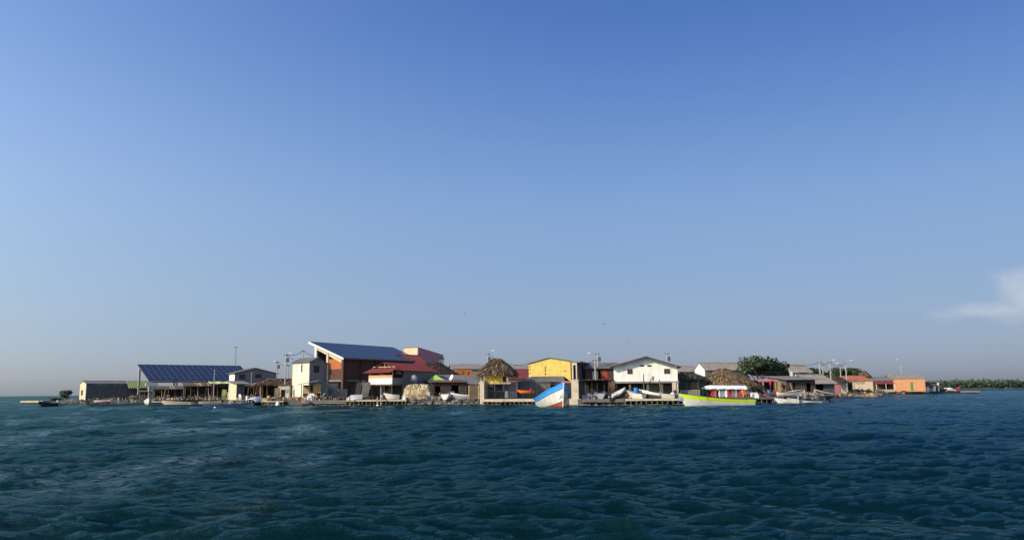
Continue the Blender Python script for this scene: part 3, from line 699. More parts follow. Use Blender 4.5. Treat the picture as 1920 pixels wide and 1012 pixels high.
# ---- middle shacks
f = F(462, 150, 8, 505); shack('board_shack', 'dark board shack behind the silver covered boat', f, 4, f.z(480,723), f.z(480,718), seed=6, posts=4)
f = F(488, 148, 4, 547); shack('straw_shack', 'straw-roofed shack with dark board walls left of the white tower', f, 4.5, f.z(520,722), f.z(520,709.5), seed=9, posts=5, roofm='straw', straw=700)
f = F(521, 142.5, -5, 543); 
house('whitewashed_hut', 'small pale hut with an open doorway below the white tower', 'hut', f, 3, 'mono', 'pale_block', 'rust_roof', ze=f.z(530,722), zr=f.z(530,719), oh=.3, oz=.2, front=[(527,730,535,748)])

# ---- white tower
f = F(579, 138.5, 44, 609); d = f.back(546); zt = f.z(579,677)
P_ = [(0,zt),(f.w*.5,f.z(594.5,669.5)),(f.w,f.z(609,679.5))]
T = house('white_tower', 'slim two-storey cream tower house with a grey gable roof', 'house', f, d, 'gable_y', 'grey_render', 'grey_roof', prof=P_, oh=.3, oz=.35, lm='tower_wall',  # front wall greyed so its colour carries the shade; left wall kept pale
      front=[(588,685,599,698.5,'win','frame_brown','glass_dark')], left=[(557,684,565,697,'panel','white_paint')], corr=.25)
lo = f.lpt(565.3,684), f.lpt(566.8,697); m = MB(); m.box(-.09,-.03,lo[1][0],lo[0][0],lo[1][1],lo[0][1]); m.build('shutter', 'metal_dark', T)
# porch below it
f = F(562, 135, 3, 612); T = ft('porch', 'open porch with a slanting metal roof below the white tower', 'porch', f)
zA, zB = f.z(562,721), f.z(596,713); uB = f.u(597)
m = MB(); m.sheet((-.4,2.6,zA+.15),(-.4,-.6,zA),(uB,-.6,zB),(uB,2.6,zB+.15), pitch=.3); m.build('roof', 'pale_roof', T)
for u in (.3, uB*.55, uB-.2):
    m = MB(); m.tube([(u,-.3,0),(u,-.3,zA+(zB-zA)*u/uB-.08)],.07,6); m.build('post', 'old_wood', T)
m = MB(); m.box(0,uB,2.4,2.55,0,zA-.05); m.build('back_wall', 'shade_dark_wood', T)
for i in range(4):
    m = MB(); a = f.pt(585,720+i*4.2), f.pt(600.5,723.6+i*4.2); m.box(a[0][0],a[1][0],.9,.96,a[1][1],a[0][1]); m.build('yellow_plank', 'plank_yellow', T)
for i in range(3):
    m = MB(); a = f.pt(565.5,724+i*4.5), f.pt(576,728+i*4.5); m.box(a[0][0],a[1][0],1.4,1.46,a[1][1],a[0][1]); m.build('pale_plank', 'pale_wood', T)
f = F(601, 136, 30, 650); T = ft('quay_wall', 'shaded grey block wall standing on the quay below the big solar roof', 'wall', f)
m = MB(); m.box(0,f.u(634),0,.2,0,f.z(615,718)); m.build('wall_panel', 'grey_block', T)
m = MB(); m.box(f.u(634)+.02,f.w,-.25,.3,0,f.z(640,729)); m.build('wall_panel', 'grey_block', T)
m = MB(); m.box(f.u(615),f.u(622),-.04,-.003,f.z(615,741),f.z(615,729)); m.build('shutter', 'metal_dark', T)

# ---- big two-storey building under the solar roof
f = F(642, 138, 60, 643); f.w = 23.6; zl = f.z(642,671); d = 8.1; zh = zl+3.1
T = ft('solar_hall', 'tall brick hall under a big slanting solar-panel roof', 'building', f)
solar_roof(T, f, d, zl, zh, 16, 5)
m = MB(); m.hexa([(-.12,-.1,zl-.3),(-.02,-.1,zl-.3),(-.02,d,zh-.3),(-.12,d,zh-.3),(-.12,-.1,zl+.06),(-.02,-.1,zl+.06),(-.02,d,zh+.06),(-.12,d,zh+.06)]); m.build('fascia', 'white_paint', T)
m = MB(); m.hexa([(.9,.8,zl-.9),(1.15,.8,zl-.9),(1.15,d-.4,zh-1.1),(.9,d-.4,zh-1.1),(.9,.8,zl-.1),(1.15,.8,zl-.1),(1.15,d-.4,zh-.3),(.9,d-.4,zh-.3)]); m.build('rake_beam', 'cream_wall', T)
fl = f.z(642,712)
for v, mm in ((.7,'red_brick'),(4.2,'pale_block'),(7.0,'white_paint')):
    m = MB(); m.box(.8,1.25,v,v+.45,0,zl+(zh-zl)*v/d-.35); m.build('column', mm, T)
m = MB(); m.box(.95,1.1,1.2,4.1,fl+1.9,zl-.05); m.build('orange_wall', 'orange_brick', T)
m = MB(); m.box(.95,1.1,1.2,7.0,fl+.1,fl+1.88); m.build('brick_wall', 'red_brick', T)
m = MB(); m.box(1.3,22.8,.9,1.1,fl+.1,zl-.1); m.build('brick_wall', 'red_brick', T)
m = MB(); m.box(.8,23,.8,d-.3,fl-.25,fl+.08); m.build('floor_slab', 'grey_render', T)
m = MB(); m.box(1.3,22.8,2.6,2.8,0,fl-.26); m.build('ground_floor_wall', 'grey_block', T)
m = MB(); m.box(1.3,22.8,d-.5,d-.3,0,zh-.4); m.build('back_wall', 'grey_render', T)
for i in range(6):
    m = MB(); m.box(1.4+i*4.0,1.75+i*4.0,.6,.88,0,zl-.1); m.build('column', 'red_brick', T)
for i in range(3):
    m = MB(); m.box(3.5+i*5.2,5.0+i*5.2,2.52,2.58,.1,2.5); m.build('door', 'metal_dark', T)
# planks leaning in front of it, deep shade put into their colours
f = F(676, 133.5, 5, 693); 
for i, (a,b,mm,nm) in enumerate(((676,690,'shade_dark_concrete','grey sheet of board leaning at the back of the quay'),(664,674,'shade_dark_wood','weathered board leaning beside the grey sheet'))):
    ua, ub = f.u(a), f.u(b); m = MB(); h = f.z(683,716); m.hexa([(ua,0,0),(ub,0,0),(ub,.06,0),(ua,.06,0),(ua+.3,1.0,h),(ub+.3,1.0,h),(ub+.3,1.06,h),(ua+.3,1.06,h)])
    m.box(ua+.3,ub,.2,.24,h*.3,h*.36); o = m.build('leaning_board', mm); o.location = f.A; o.rotation_euler = (0,0,f.rz); tag(o, nm, 'board')

# ---- cream and mauve block behind
f = F(783, 160, 60, 831); d = f.back(755)
house('mauve_house', 'tall house with a sloping roofline, cream on one side and mauve on the other', 'house', f, d, 'gable_y', 'mauve_wall', 'red_roof', prof=[(0,f.z(783,651)),(f.w*.42,f.z(803,657)),(f.w,f.z(831,665.5))], lm='cream_wall', oh=.05, oz=.1)
f = F(816, 166, 20, 832); house('white_dormer', 'small white attic gable below the mauve house', 'attic', f, 3, 'mono', 'white_paint', 'grey_roof', ze=f.z(820,672), zr=f.z(820,668))

# ---- house with red roof and balcony
f = F(697, 136.5, -26, 741); d = 12.5
zr = f.z(727,678.5); ze = f.z(745,694)
P_ = [(-.3,ze+.1),(f.w*.52,zr),(f.w+.6,ze)]
T = ft('balcony_house', 'stilted house with a dark red roof and a white and orange balcony', 'house', f)
m = MB(); wall(m,[(0,ze+.3),(f.w*.52,zr-.05),(f.w,ze+.3)],f.z(720,706),2.2,2.4,[]); m.build('gable_wall', 'shade_dark_wood', T)
for i,((a,za),(b,zb)) in enumerate(zip(P_,P_[1:])):
    m = MB()
    if i == 0: m.sheet((a,d,za),(a,-.3,za),(b,-.3,zb),(b,d,zb),pitch=.35)
    else: m.sheet((b,-.3,za+(zb-za)*1.0),(b,d,zb),(a,d,za),(a,-.3,za),pitch=.35)
    m.build('roof', 'red_roof', T)
m = MB(); m.tube([(f.w*.52,.1,ze-.1),(f.w*.52,.1,zr-.1)],.08,6); m.build('king_post', 'pale_wood', T)
m = MB(); m.box(.2,f.w-.1,-.05,.15,f.z(727,687.5)-.08,f.z(727,687.5)+.08); m.build('tie_beam', 'pale_wood', T)
za_, zb_ = f.z(720,698.5), f.z(720,688); m = MB(); m.sheet((-.9,-1.5,za_),(f.w*.98,-1.5,za_),(f.w*.98+.4,.1,zb_-.12),(.0,.1,zb_-.12),pitch=.35); m.build('awning', 'red_roof', T)
bz0, bz1, bz2 = f.z(716,720), f.z(716,708.5), f.z(716,703.5)
m = MB(); m.box(0,f.w,-.95,-.85,bz0,bz1); m.build('balcony_panel', 'white_paint', T)
m = MB(); m.box(0,f.w,-.97,-.83,bz1+.003,bz2); m.build('balcony_band', 'orange_wall', T)
m = MB(); m.box(-.1,f.w+.1,-.95,2.2,bz0-.22,bz0-.02); m.build('balcony_floor', 'old_wood', T)
for u in (.05, f.w*.55, f.w-.12):
    m = MB(); m.box(u,u+.12,-.82,-.7,bz0-.02,f.z(716,696)); m.build('balcony_post', 'pale_wood', T)
m = MB(); m.box(0,.12,-.82,2.2,bz0,bz1); m.build('balcony_side', 'white_paint', T)
m = MB(); m.box(f.w-.12,f.w-.02,-.82,2.2,bz0,bz1); m.build('balcony_side', 'grey_render', T)
m = MB(); wall(m,[(0,ze),(d-2.4,ze)],0,0,.2,[]); m.v = [(f.w-.2+y,x+2.4,z) for x,y,z in m.v]; m.build('side_wall', 'grey_render', T)
m = MB(); m.box(0,f.w-.2,3.2,3.4,0,bz0-.22); m.build('ground_floor_wall', 'shade_dark_wood', T)
m = MB(); m.box(0,.2,2.4,d,0,ze); m.build('side_wall', 'grey_render', T)
m = MB(); m.box(.2,f.w-.2,d-.2,d,0,ze); m.build('back_wall', 'grey_render', T)
for u,du in ((.2,.5),(f.w*.5,.35),(f.w*.62,0),(f.w-.2,-.3)):
    m = MB(); m.tube([(u+du,-.2,0),(u,-.75,bz0-.2)],.07,6); m.build('stilt', 'old_wood', T)
m = MB(); m.box(f.w*.25,f.w*.45,3.12,3.18,.1,1.9); m.build('door', 'metal_dark', T)
# second red roof behind
f = F(764, 152, 38, 806)
house('red_roof_house', 'second house with a dark red roof behind the balcony house', 'house', f, 9, 'gable_x', 'grey_render', 'red_roof', ze=f.z(780,690), zr=f.z(775,664), oh=.3, oz=.4)
# thatched barn
f = F(796, 150, 30, 858); T = ft('thatched_barn', 'dark thatched barn roof right of the red roofs', 'barn', f)
thatch(T, f.w*.5, 3.5, f.w*.62, 5.0, f.z(826,703), f.z(826,678.5), rl=f.w*.2, n=1700, dark=.85, mats=('straw_dark','straw_dark','straw'))
m = MB(); wall(m,[(0.5,f.z(826,700)),(f.w-.5,f.z(826,700))],0,0.5,.7,[]); wall(m,[(0.5,f.z(826,700)),(f.w-.5,f.z(826,700))],0,6,6.2,[]); m.build('wall', 'shade_dark_wood', T)
f = F(850, 178, 12, 908); house('far_grey_house', 'far house with a long low grey roof left of the thatched yellow hut', 'house', f, 8, 'gable_x', 'grey_render', 'pale_roof', ze=f.z(880,691), zr=f.z(880,682.5), corr=.5)
f = F(856, 158, 8, 885); house('orange_hut', 'small orange-red painted hut behind the grey metal roof', 'hut', f, 5, 'mono', 'orange_brick', 'rust_roof', ze=f.z(870,692), zr=f.z(870,690), oh=.1, oz=.1, front=[(868,695,869.5,703),(878,696,880,704)])
f = F(834, 143, 22, 898); house('metal_roof_shed', 'dark shed with a sloping grey metal roof beside the wooden fence', 'shed', f, 6, 'mono', 'shack_patch', 'grey_roof', ze=f.z(870,719), zr=f.z(870,703), oh=.6, oz=.3, front=[(880,724,890,747)])
f = F(808, 137, 14, 876); house('rust_shed', 'rusty dark shed behind the boats pulled up on the rocks', 'shed', f, 5, 'mono', 'shack_patch', 'rust_roof', ze=f.z(840,716), zr=f.z(840,711), oh=.5, oz=.3, front=[(846,722,860,748),(815,724,826,748)], lm='shade_dark_wood')

# ---- green tent
f = F(800, 141, 10, 838); T = ft('green_tent', 'bright green peaked tent roof above the tarp-covered heap', 'tent', f)
m = MB(); zt, zb = f.z(818,702), f.z(818,713.5); w = f.w; m.v = [(0,0,zb),(w,0,zb),(w,3.5,zb),(0,3.5,zb),(w*.48,1.75,zt),(w*.24,.8,(zt+zb)/2-.1),(w*.75,.8,(zt+zb)/2-.1)]
for q in ((0,1,6),(0,6,5),(5,6,4),(0,5,3),(5,4,3),(1,2,6),(6,2,4),(2,3,4)): m.face(q)
m.build('canvas', 'tarp_green', T)
for u,v in ((.1,.1),(w-.1,.1),(w-.1,3.4),(.1,3.4)):
    m = MB(); m.tube([(u,v,0),(u,v,zb)],.05,5); m.build('pole', 'metal_dark', T)

# ---- tarp covered heap
def heap(name, label, cat, f, dpt, zt, m_, seed, n=22, lump=.35, extra=None):
    g = random.Random(seed); mb = MB(); nx, ny = n, 8
    for i in range(nx+1):
        for j in range(ny+1):
            u, v = i/nx, j/ny; e = min(1, 6*u)*min(1, 6*(1-u)); ev = min(1, 2.6*v)*min(1, 5*(1-v)+.2) if v < 1 else .15
            z = zt*(e**.35)*(ev**.4)*(1-.12*g.random())+g.uniform(-lump,lump)*.4*e
            mb.v.append((f.w*u+g.uniform(-.08,.08), -.3+dpt*v+g.uniform(-.08,.08), max(-.05,z if j > 0 else -.05)))
    for i in range(nx):
        for j in range(ny): a = i*(ny+1)+j; mb.face((a,a+ny+1,a+ny+2,a+1), 0 if not extra else (1 if g.random() < .3 else 0))
    o = mb.build(name, [m_,extra] if extra else m_); o.location = f.A; o.rotation_euler = (0,0,f.rz); return tag(o, label, cat)
f = F(753, 133, -4, 808); heap('tarp_heap', 'large heap of nets under a creased beige tarp beside the balcony house', 'heap', f, 3.5, f.z(780,719), 'tarp_beige', 4, extra='straw_pale')
f = F(757, 132.2, 0, 806); heap('net_pile', 'loose pile of pale brown netting at the foot of the beige tarp', 'net', f, 1.5, f.z(780,739), 'net_brown', 6, extra='tarp_beige')
f = F(768, 136, 0, 782); m = MB(); m.lathe([(.0,0),(.45,0.02),(.62,.3),(.6,.75),(.35,1.0),(.15,1.1)], (f.w*.5,.6,f.z(775,715)), 12)
T = ft('water_tank', 'rounded pale water tank on a stand above the beige tarp heap', 'tank', f); m.build('tank', 'hull_grey', T, True)
for u in (.2,f.w-.2):
    for v in (.2,1.0): mm = MB(); mm.box(u-.06,u+.06,v-.06,v+.06,0,f.z(775,715)); mm.build('leg', 'shade_dark_wood', T)
mm = MB(); mm.box(0,f.w,0,1.2,f.z(775,715)-.1,f.z(775,715)-.003); mm.build('platform', 'old_wood', T)
# satellite dish
def dish(label, px, py, Y, r, aim):
    p = at(px,py,Y); T = thing('satellite_dish', label, 'satellite dish', (p.x,p.y,ZG)); z = p.z-ZG
    m = MB(); m.tube([(0,0,0),(0,0,z-.05)],.05,6); m.build('mast', 'metal_dark', T)
    m = MB(); a = Vector(aim).normalized(); x = a.orthogonal().normalized(); y = a.cross(x); nr = 4; ns = 14
    for i in range(nr+1):
        for j in range(ns):
            t = 2*math.pi*j/ns; q = Vector((0,0,z))+a*(.25*r*(i/nr)**2+.06)+(x*math.cos(t)+y*math.sin(t))*(r*i/nr+.01); m.v.append(tuple(q))
    for i in range(nr):
        for j in range(ns): m.face((i*ns+j,i*ns+(j+1)%ns,(i+1)*ns+(j+1)%ns,(i+1)*ns+j))
    m.build('reflector', 'cloth_white', T, True)
    m = MB(); c = Vector((0,0,z)); m.tube([c-y*r*.8+a*.2,c+a*r*.9],.03,5); m.box(c.x+a.x*r*.9-.07,c.x+a.x*r*.9+.07,c.y+a.y*r*.9-.07,c.y+a.y*r*.9+.07,c.z+a.z*r*.9-.07,c.z+a.z*r*.9+.07); m.build('feed_arm', 'metal_dark', T)
dish('white satellite dish above the rusty shed beside the green tent', 847.5, 708, 139, .52, (-.75,-.6,.45))

# ---- plank fence
def fence(name, label, f, h, n, mats, seed, gap=.03, z0=0.0, thick=.04):
    g = random.Random(seed); T = ft(name, label, 'fence', f); bw = f.w/n
    for i in range(n):
        m = MB(); hh = h+g.uniform(-.12,.1); m.box(i*bw+gap/2,(i+1)*bw-gap/2,g.uniform(-.02,.02),thick,z0,z0+hh); m.build('plank', g.choice(mats), T)
    for q in (.25,.8):
        m = MB(); m.box(0,f.w,thick+.025,thick+.09,z0+h*q-.05,z0+h*q+.05); m.build('rail', mats[0], T)
    return T
f = F(878, 124.5, 2, 901); fence('wooden_fence', 'upright plank fence left of the pale block pillar', f, f.z(890,721.5), 10, ('old_wood','rust_roof','pale_wood','old_wood'), 3)

# ---- thatched yellow hut on its block terrace
f = F(911, 125.3, -6, 943); T = ft('yellow_hut', 'yellow-walled hut under a shaggy brown thatched hip roof', 'hut', f)
zw = f.z(925,700); zb = f.z(925,716.5)
m = MB(); m.box(0,f.w,0,.2,zb,zw+.6); m.build('wall', 'yellow_plain', T)
m = MB(); m.box(f.w-.2,f.w,.2,4.6,zb,zw+.6); m.build('wall', 'shade_dark_wood', T)
m = MB(); m.box(-.05,.15,.2,4.6,zb,zw+.6); m.build('wall', 'shade_dark_wood', T)
m = MB(); m.box(-1.1,f.w+1.2,-.05,5,zb-.25,zb-.003); m.build('floor_slab', 'pale_block', T)
for u in (-1.0,-.55,f.w+1.0):
    m = MB(); m.tube([(u,.0,zb),(u,.0,zw+.4)],.08,6); m.build('post', 'old_wood', T)
for i in range(5):
    m = MB(); m.box(-1.0+i*.18,-.92+i*.18,-.03,.03,zb,zb+1.0); m.build('railing_bar', 'pale_wood', T)
thatch(T, f.w*.55, 2.2, f.w*.55+1.55, 3.2, f.z(930,698), f.z(930,672), rl=.45, n=3200, dark=.65, droop=.55)
f = F(900, 123.5, -5, 1040); W_ = f
for nm,a,b,yt,lab in (('pillar_shade_wall',900,907.5,715,'pale block pillar left of the stacked crates, with an added shade wall behind'),):
    fp = F(a,123.3,-5,b); T = ft(nm, lab, 'pillar', fp); m = MB(); m.box(0,fp.w,0,6.5,-.9,fp.z(904,yt)); m.build('shaft', 'pale_block', T); m = MB(); m.box(-.06,fp.w+.06,-.05,6.55,fp.z(904,yt)+.003,fp.z(904,yt)+.12); m.build('cap', 'pale_block', T)  # shaft run far back as an unseen wall, added to shade the containers
# wire-bound cubes stacked below
def cage(name, label, f, u0, u1, z0, z1, y, body, dpt=1.0, bars=True, grp=None):
    T = ft(name, label, 'container', f, grp); m = MB(); k = .05
    m.box(u0+k,u1-k,y+k,y+dpt-k,z0+.08,z1-k); m.build('tank', body, T)
    if bars:
        m = MB(); nu = max(3,int((u1-u0)/.28)); nz = max(3,int((z1-z0)/.28))
        for i in range(nu+1):
            u = u0+(u1-u0)*i/nu; m.box(u-.02,u+.02,y-.01,y+.03,z0,z1); m.box(u-.02,u+.02,y+dpt-.03,y+dpt+.01,z0,z1)
        for i in range(nz+1):
            z = z0+(z1-z0)*i/nz; m.box(u0,u1,y-.03,y+.01,z-.02,z+.02); m.box(u0-.01,u0+.03,y,y+dpt,z-.02,z+.02); m.box(u1-.03,u1+.01,y,y+dpt,z-.02,z+.02)
        m.build('cage', 'grey_render', T)
    m = MB(); m.box(u0,u1,y,y+dpt,z0,z0+.077); m.build('pallet', 'old_wood', T); return T
fz = lambda px,py: W_.pt(px,py,5.2)
cg = [(909,926,733,747,'grey_block','grey caged cube at the foot of the pale pillar'),(928,945,733,747,'grey_block','grey caged cube, second from the pale pillar in the lower row'),
      (952,970,733,747,'tarp_silver','pale plastic tank in a wire cage, rightmost of the lower row'),(909,926,717,732,'grey_block','grey caged cube with white bars, upper row beside the pillar'),
      (927.5,942.5,717,732,'grey_block','grey caged cube, middle of the upper row'),(944,968,715.5,731.5,'hull_grey','large pale tank on top of the caged cubes')]
for a,b,yt,yb,bm,lab in cg:
    p, q = fz(a,yb), fz(b,yt); z0 = max(0, p[1]); cage('caged_container', lab, W_, p[0], q[0], z0 if yb > 740 else fz(a,732.8)[1], q[1], 5.2, bm, 1.1, grp='caged containers under the yellow hut')
T = ft('white_railing', 'short row of white balusters in front of the upper caged cubes', 'railing', W_)
for i in range(7):
    a = W_.pt(909+i*2.2,718,2.85), W_.pt(910.2+i*2.2,724.5,2.85)
    if i == 3: continue
    m = MB(); m.box(a[0][0],a[1][0],2.82,2.9,a[1][1],a[0][1]); m.build('baluster', 'white_paint', T)
m = MB(); a = W_.pt(908,717.4,2.85), W_.pt(924,718,2.85); m.box(a[0][0],a[1][0],2.8,2.92,a[1][1],a[0][1]+.03); m.build('top_rail', 'white_paint', T)
f = F(972, 128.4, -4, 1006); T = ft('grey_terrace_wall', 'grey rendered wall behind the orange canoe', 'wall', f); m = MB(); m.box(-.2,f.w+2.2,1.2,1.4,0,f.z(985,715)); m.build('wall_panel', 'shade_dark_concrete', T); m = MB(); m.box(-.3,f.w+2.3,1.12,1.48,f.z(985,715)+.003,f.z(985,715)+.1); m.build('coping', 'grey_block', T)  # wall panel in darkened concrete so its colour carries the terrace shade

# ---- red tin roof between the thatch and the yellow building
f = F(956, 152, 8, 1000); house('red_tin_house', 'low house with a faded red tin roof between thatch and yellow building', 'house', f, 7, 'gable_x', 'grey_render', 'red_roof', ze=f.z(975,709), zr=f.z(975,692), oh=.3)
f = F(962, 170, 4, 1000); house('pale_roof_house', 'far pale metal roof above the faded red tin roof', 'house', f, 6, 'gable_x', 'white_paint', 'pale_roof', ze=f.z(980,692), zr=f.z(980,685), oh=.3)
# ---- yellow building
f = F(992, 136, -14, 1071); 
P_ = [(0,f.z(992,681)),(f.u(1030,680),f.z(1030,670.5)),(f.w,f.z(1071,676.5))]
vents = [(992.6+0,687.5-1+i*5.4,995,689.3+i*5.4) for i in range(4)]
T = house('yellow_building', 'yellow block building with a low gable and rows of dark vents', 'building', f, 11, 'gable_y', 'yellow_wall', 'grey_roof', prof=P_, oh=.25, oz=.3, rw='grey_block',
      front=[(992.8,686.5,994.6,689),(992.8,692,994.6,694.5),(992.8,698,994.6,700.5),(1021.5,687.5,1024,690.5),(1021.5,693,1024,696),(1021.5,699,1024,702),(1057,694,1059,695.6),(1060.5,694,1062.6,695.6)])
fb = F(1073, 133.4, -14, 1083); 
T = ft('concrete_frame', 'unfinished concrete frame with dark bays right of the yellow building', 'building', fb)
zt = fb.z(1077,679)
m = MB(); wall(m,[(0,zt),(fb.w,zt)],0,0,.3,[(.25,fb.w-.2,fb.z(1077,711),fb.z(1077,684))]); m.build('front_wall', 'pale_block', T)
m = MB(); m.box(-.1,fb.w+.6,-.1,9,zt+.003,zt+.2); m.build('roof_slab', 'grey_render', T)
for v in (2.2,4.4,6.6,8.6):
    m = MB(); m.box(fb.w-.25,fb.w,v,v+.25,0,zt); m.build('column', 'grey_render', T)
m = MB(); m.box(-.05,.1,.3,9,0,zt); m.build('inner_wall', 'shade_dark_concrete', T)
# ---- grey shed roof in front of the yellow building
f = F(972, 129.8, -10, 1060); T = ft('lean_to', 'low grey lean-to roof in front of the yellow building', 'shed', f)
za, zb = f.z(1010,715.5), f.z(1020,704.5)
m = MB(); m.sheet((0,.2,za),(f.w,.2,za),(f.w-.6,3.6,zb),(1.5,3.6,zb),pitch=.3); m.build('roof', 'grey_roof', T)
m = MB(); m.sheet((f.w+.4,7,za),(0,7,za),(1.5,3.63,zb),(f.w-.6,3.63,zb),pitch=.3); m.build('roof', 'grey_roof', T)
m = MB(); m.v = [(f.w-.1,.3,za-.05),(f.w-.1,6.9,za-.05),(f.w-.65,3.6,zb-.08)]; m.face((0,1,2)); m.v += [(v[0]-.1,v[1],v[2]) for v in m.v]; m.face((5,4,3)); m.face((0,3,4,1)); m.face((1,4,5,2)); m.face((2,5,3,0)); m.build('gable_board', 'shade_dark_wood', T)
m = MB(); m.box(f.u(1030,730),f.w-.2,3,3.2,0,za); m.build('wall', 'shade_dark_wood', T)
m = MB(); m.box(.5,f.u(1030,730)-.02,2.9,3.1,0,za); m.build('wall', 'shade_dark_concrete', T)  # this wall's colour is darkened in place of shade
for u in (f.w*.6,f.w-.2): m = MB(); m.tube([(u,.4,0),(u,.4,za)],.08,6); m.build('post', 'old_wood', T)
f = F(1007, 122.5, -3, 1055); T = ft('dark_awning', 'low dark canvas awning on thin poles behind the blue boat', 'awning', f)
zz = f.z(1025,719); m = MB(); n = 8
for i in range(n+1):
    for j in (0,1,2): m.v.append((f.w*i/n, j*1.1, zz+.1*math.sin(i*.9)+.18*(j==1)-.05*(i%2)))
for i in range(n):
    for j in (0,1): a = i*3+j; m.face((a,a+3,a+4,a+1))
m.build('canvas', 'hull_dark', T)
for u,v in ((.05,.1),(f.w-.05,.1),(.05,2.1),(f.w-.05,2.1)): m = MB(); m.tube([(u,v,0),(u,v,zz)],.04,5); m.build('pole', 'metal_dark', T)

# ---- block pillar right of the blue boat
f = F(1071.5, 113.5, -6, 1085); T = ft('tall_block_pillar', 'tall pale block pillar right of the blue boat', 'pillar', f)
m = MB(); m.box(0,f.w,0,.8,-.3,f.z(1078,713)); m.build('shaft', 'pale_block', T); m = MB(); m.box(-.08,f.w+.08,-.06,.86,f.z(1078,713)+.003,f.z(1078,713)+.12); m.build('cap', 'pale_block', T)
m = MB(); m.box(-.3,f.w+.3,-.2,1.0,-.9,.05); m.build('footing', 'pale_block', T)
a = f.pt(1052,714.5); m = MB(); m.box(a[0],-.003,.1,.35,f.z(1060,717.5),f.z(1060,714)); m.build('lintel', 'cloth_pink', T)
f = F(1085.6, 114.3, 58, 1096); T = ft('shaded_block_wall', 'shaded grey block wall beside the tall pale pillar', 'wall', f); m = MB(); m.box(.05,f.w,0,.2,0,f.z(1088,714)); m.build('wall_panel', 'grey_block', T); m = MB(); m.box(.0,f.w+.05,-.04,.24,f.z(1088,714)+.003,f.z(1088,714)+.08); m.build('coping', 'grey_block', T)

# ---- houses behind the dark pergola
f = F(1098, 138, 4, 1165); house('dark_roof_house', 'low house with a dark roof, cream door and red panel', 'house', f, 7, 'gable_x', 'red_brick', 'grey_roof', ze=f.z(1130,689.5), zr=f.z(1130,680), oh=.5,
      front=[(1110.5,696,1121.5,712,'panel','cream_wall'),(1127.5,693.5,1139,712,'panel','door_red'),(1122,694,1126.5,712)])
f = F(1097, 113.5, 0, 1148); T = ft('pole_pergola', 'dark pole pergola hung with nets left of the white house', 'pergola', f); g = random.Random(12)
zt = f.z(1120,713)
for i in range(5):
    for v in (0.2,4.0):
        u = .1+(f.w-.2)*i/4; m = MB(); stick(m,(u,v,0),(u+g.uniform(-.1,.1),v,zt+g.uniform(-.1,.15)),.07,g); m.build('post', 'shade_dark_wood', T)
for i in range(22):
    u = f.w*i/21; m = MB(); stick(m,(u+g.uniform(-.2,.2),-.4+g.uniform(-.3,.2),zt+.08),(u+g.uniform(-.3,.3),4.4,zt+.12+g.uniform(0,.12)),.05,g); m.build('roof_pole', g.choice(('old_wood','shade_dark_wood','shade_dark_wood')), T)
m = MB(); m.box(-.1,f.w,4.2,4.3,0,zt); m.build('back_wall', 'shade_dark_wood', T)
m = MB(); m.box(-.3,f.w+.3,-.2,4.4,zt+.0,zt+.06); m.build('brush_cover', 'shade_dark_wood', T)

# ---- white house on the quay
f = F(1152, 113.5, -8, 1270); f.w = f._hit(f.A+Vector((0,0,4)), f.d, 1270)
zfl = f.z(1210,714.5)
fw = F(1152, 112.6, -8, 1270, z0=ZG)
P_ = [(-.35,f.z(1147,687.5)),(f.u(1211.5,680),f.z(1211.5,668.8)),(f.w,f.z(1270,686))]
P2 = [(0,P_[0][1]+.1)]+P_[1:]
T = house('white_house', 'white two-storey gabled house with two square windows on the quay', 'house', f, 9.5, 'gable_y', 'white_paint', 'rust_roof', prof=P2, oh=1.0, oz=.55, raise_=zfl, fascia='frame_brown',
      front=[(1176,691.5,1186.8,701.3,'win','frame_brown','glass_dark'),(1245,691,1257,700.8,'win','frame_brown','glass_dark'),(1199.6,684,1208,687),(1213.5,684,1221.8,687),(1222.3,705.2,1226.8,713,'panel','grey_render')])
m = MB(); m.box(-.25,f.w+.15,-.2,9.6,zfl-.25,zfl-.003); m.build('floor_slab', 'grey_render', T)
m = MB(); m.box(.1,f.w*.28,3.5,3.65,0,zfl-.25); m.build('ground_floor_wall', 'shade_dark_wood', T)
m = MB(); m.box(f.w*.28,f.w*.52,3.3,3.45,0,zfl-.25); m.build('ground_floor_wall', 'wall_green', T)
m = MB(); m.box(f.w*.54,f.w*.74,2.4,2.55,0,zfl-.25); m.build('ground_floor_wall', 'grey_render', T)
m = MB(); m.box(f.w*.76,f.w*.99,2.6,2.75,0,zfl-.25); m.build('ground_floor_wall', 'shade_dark_concrete', T)
for u in (.3,f.w*.25,f.w*.53,f.w*.75,f.w-.25):
    m = MB(); m.box(u-.15,u+.15,.1,.4,0,zfl-.25); m.build('column', 'shade_dark_concrete', T)
for px_,yt in ((1209.5,700.5),(1238.3,711)):
    q = f.pt(px_,736,-1.0); m = MB(); T2 = thing('mooring_post', 'tall leaning wooden post in front of the white house' if px_ < 1220 else 'shorter wooden post in front of the white house', 'post', f.A+f.d*q[0]-f.b*1.0, f.rz)
    h = f.z(px_,yt,-1.0); mm = MB(); stick(mm,(0,0,0),(-.12,.05,h),.1,g,7); mm.build('shaft', 'old_wood', T2); mm = MB(); mm.tube([(-.01,0,h*.3),(-.015,0,h*.3+.12)],.13,7); mm.build('rope_wrap', 'pale_wood', T2)
f = F(1262, 112, -4, 1269); T = ft('quay_pillar', 'short pale pillar at the right corner of the white house', 'pillar', f); m = MB(); m.box(0,f.w,0,.5,0,f.z(1265,716)); m.build('shaft', 'pale_block', T); m = MB(); m.box(-.05,f.w+.05,-.05,.55,-.02,.25); m.build('footing', 'concrete', T)

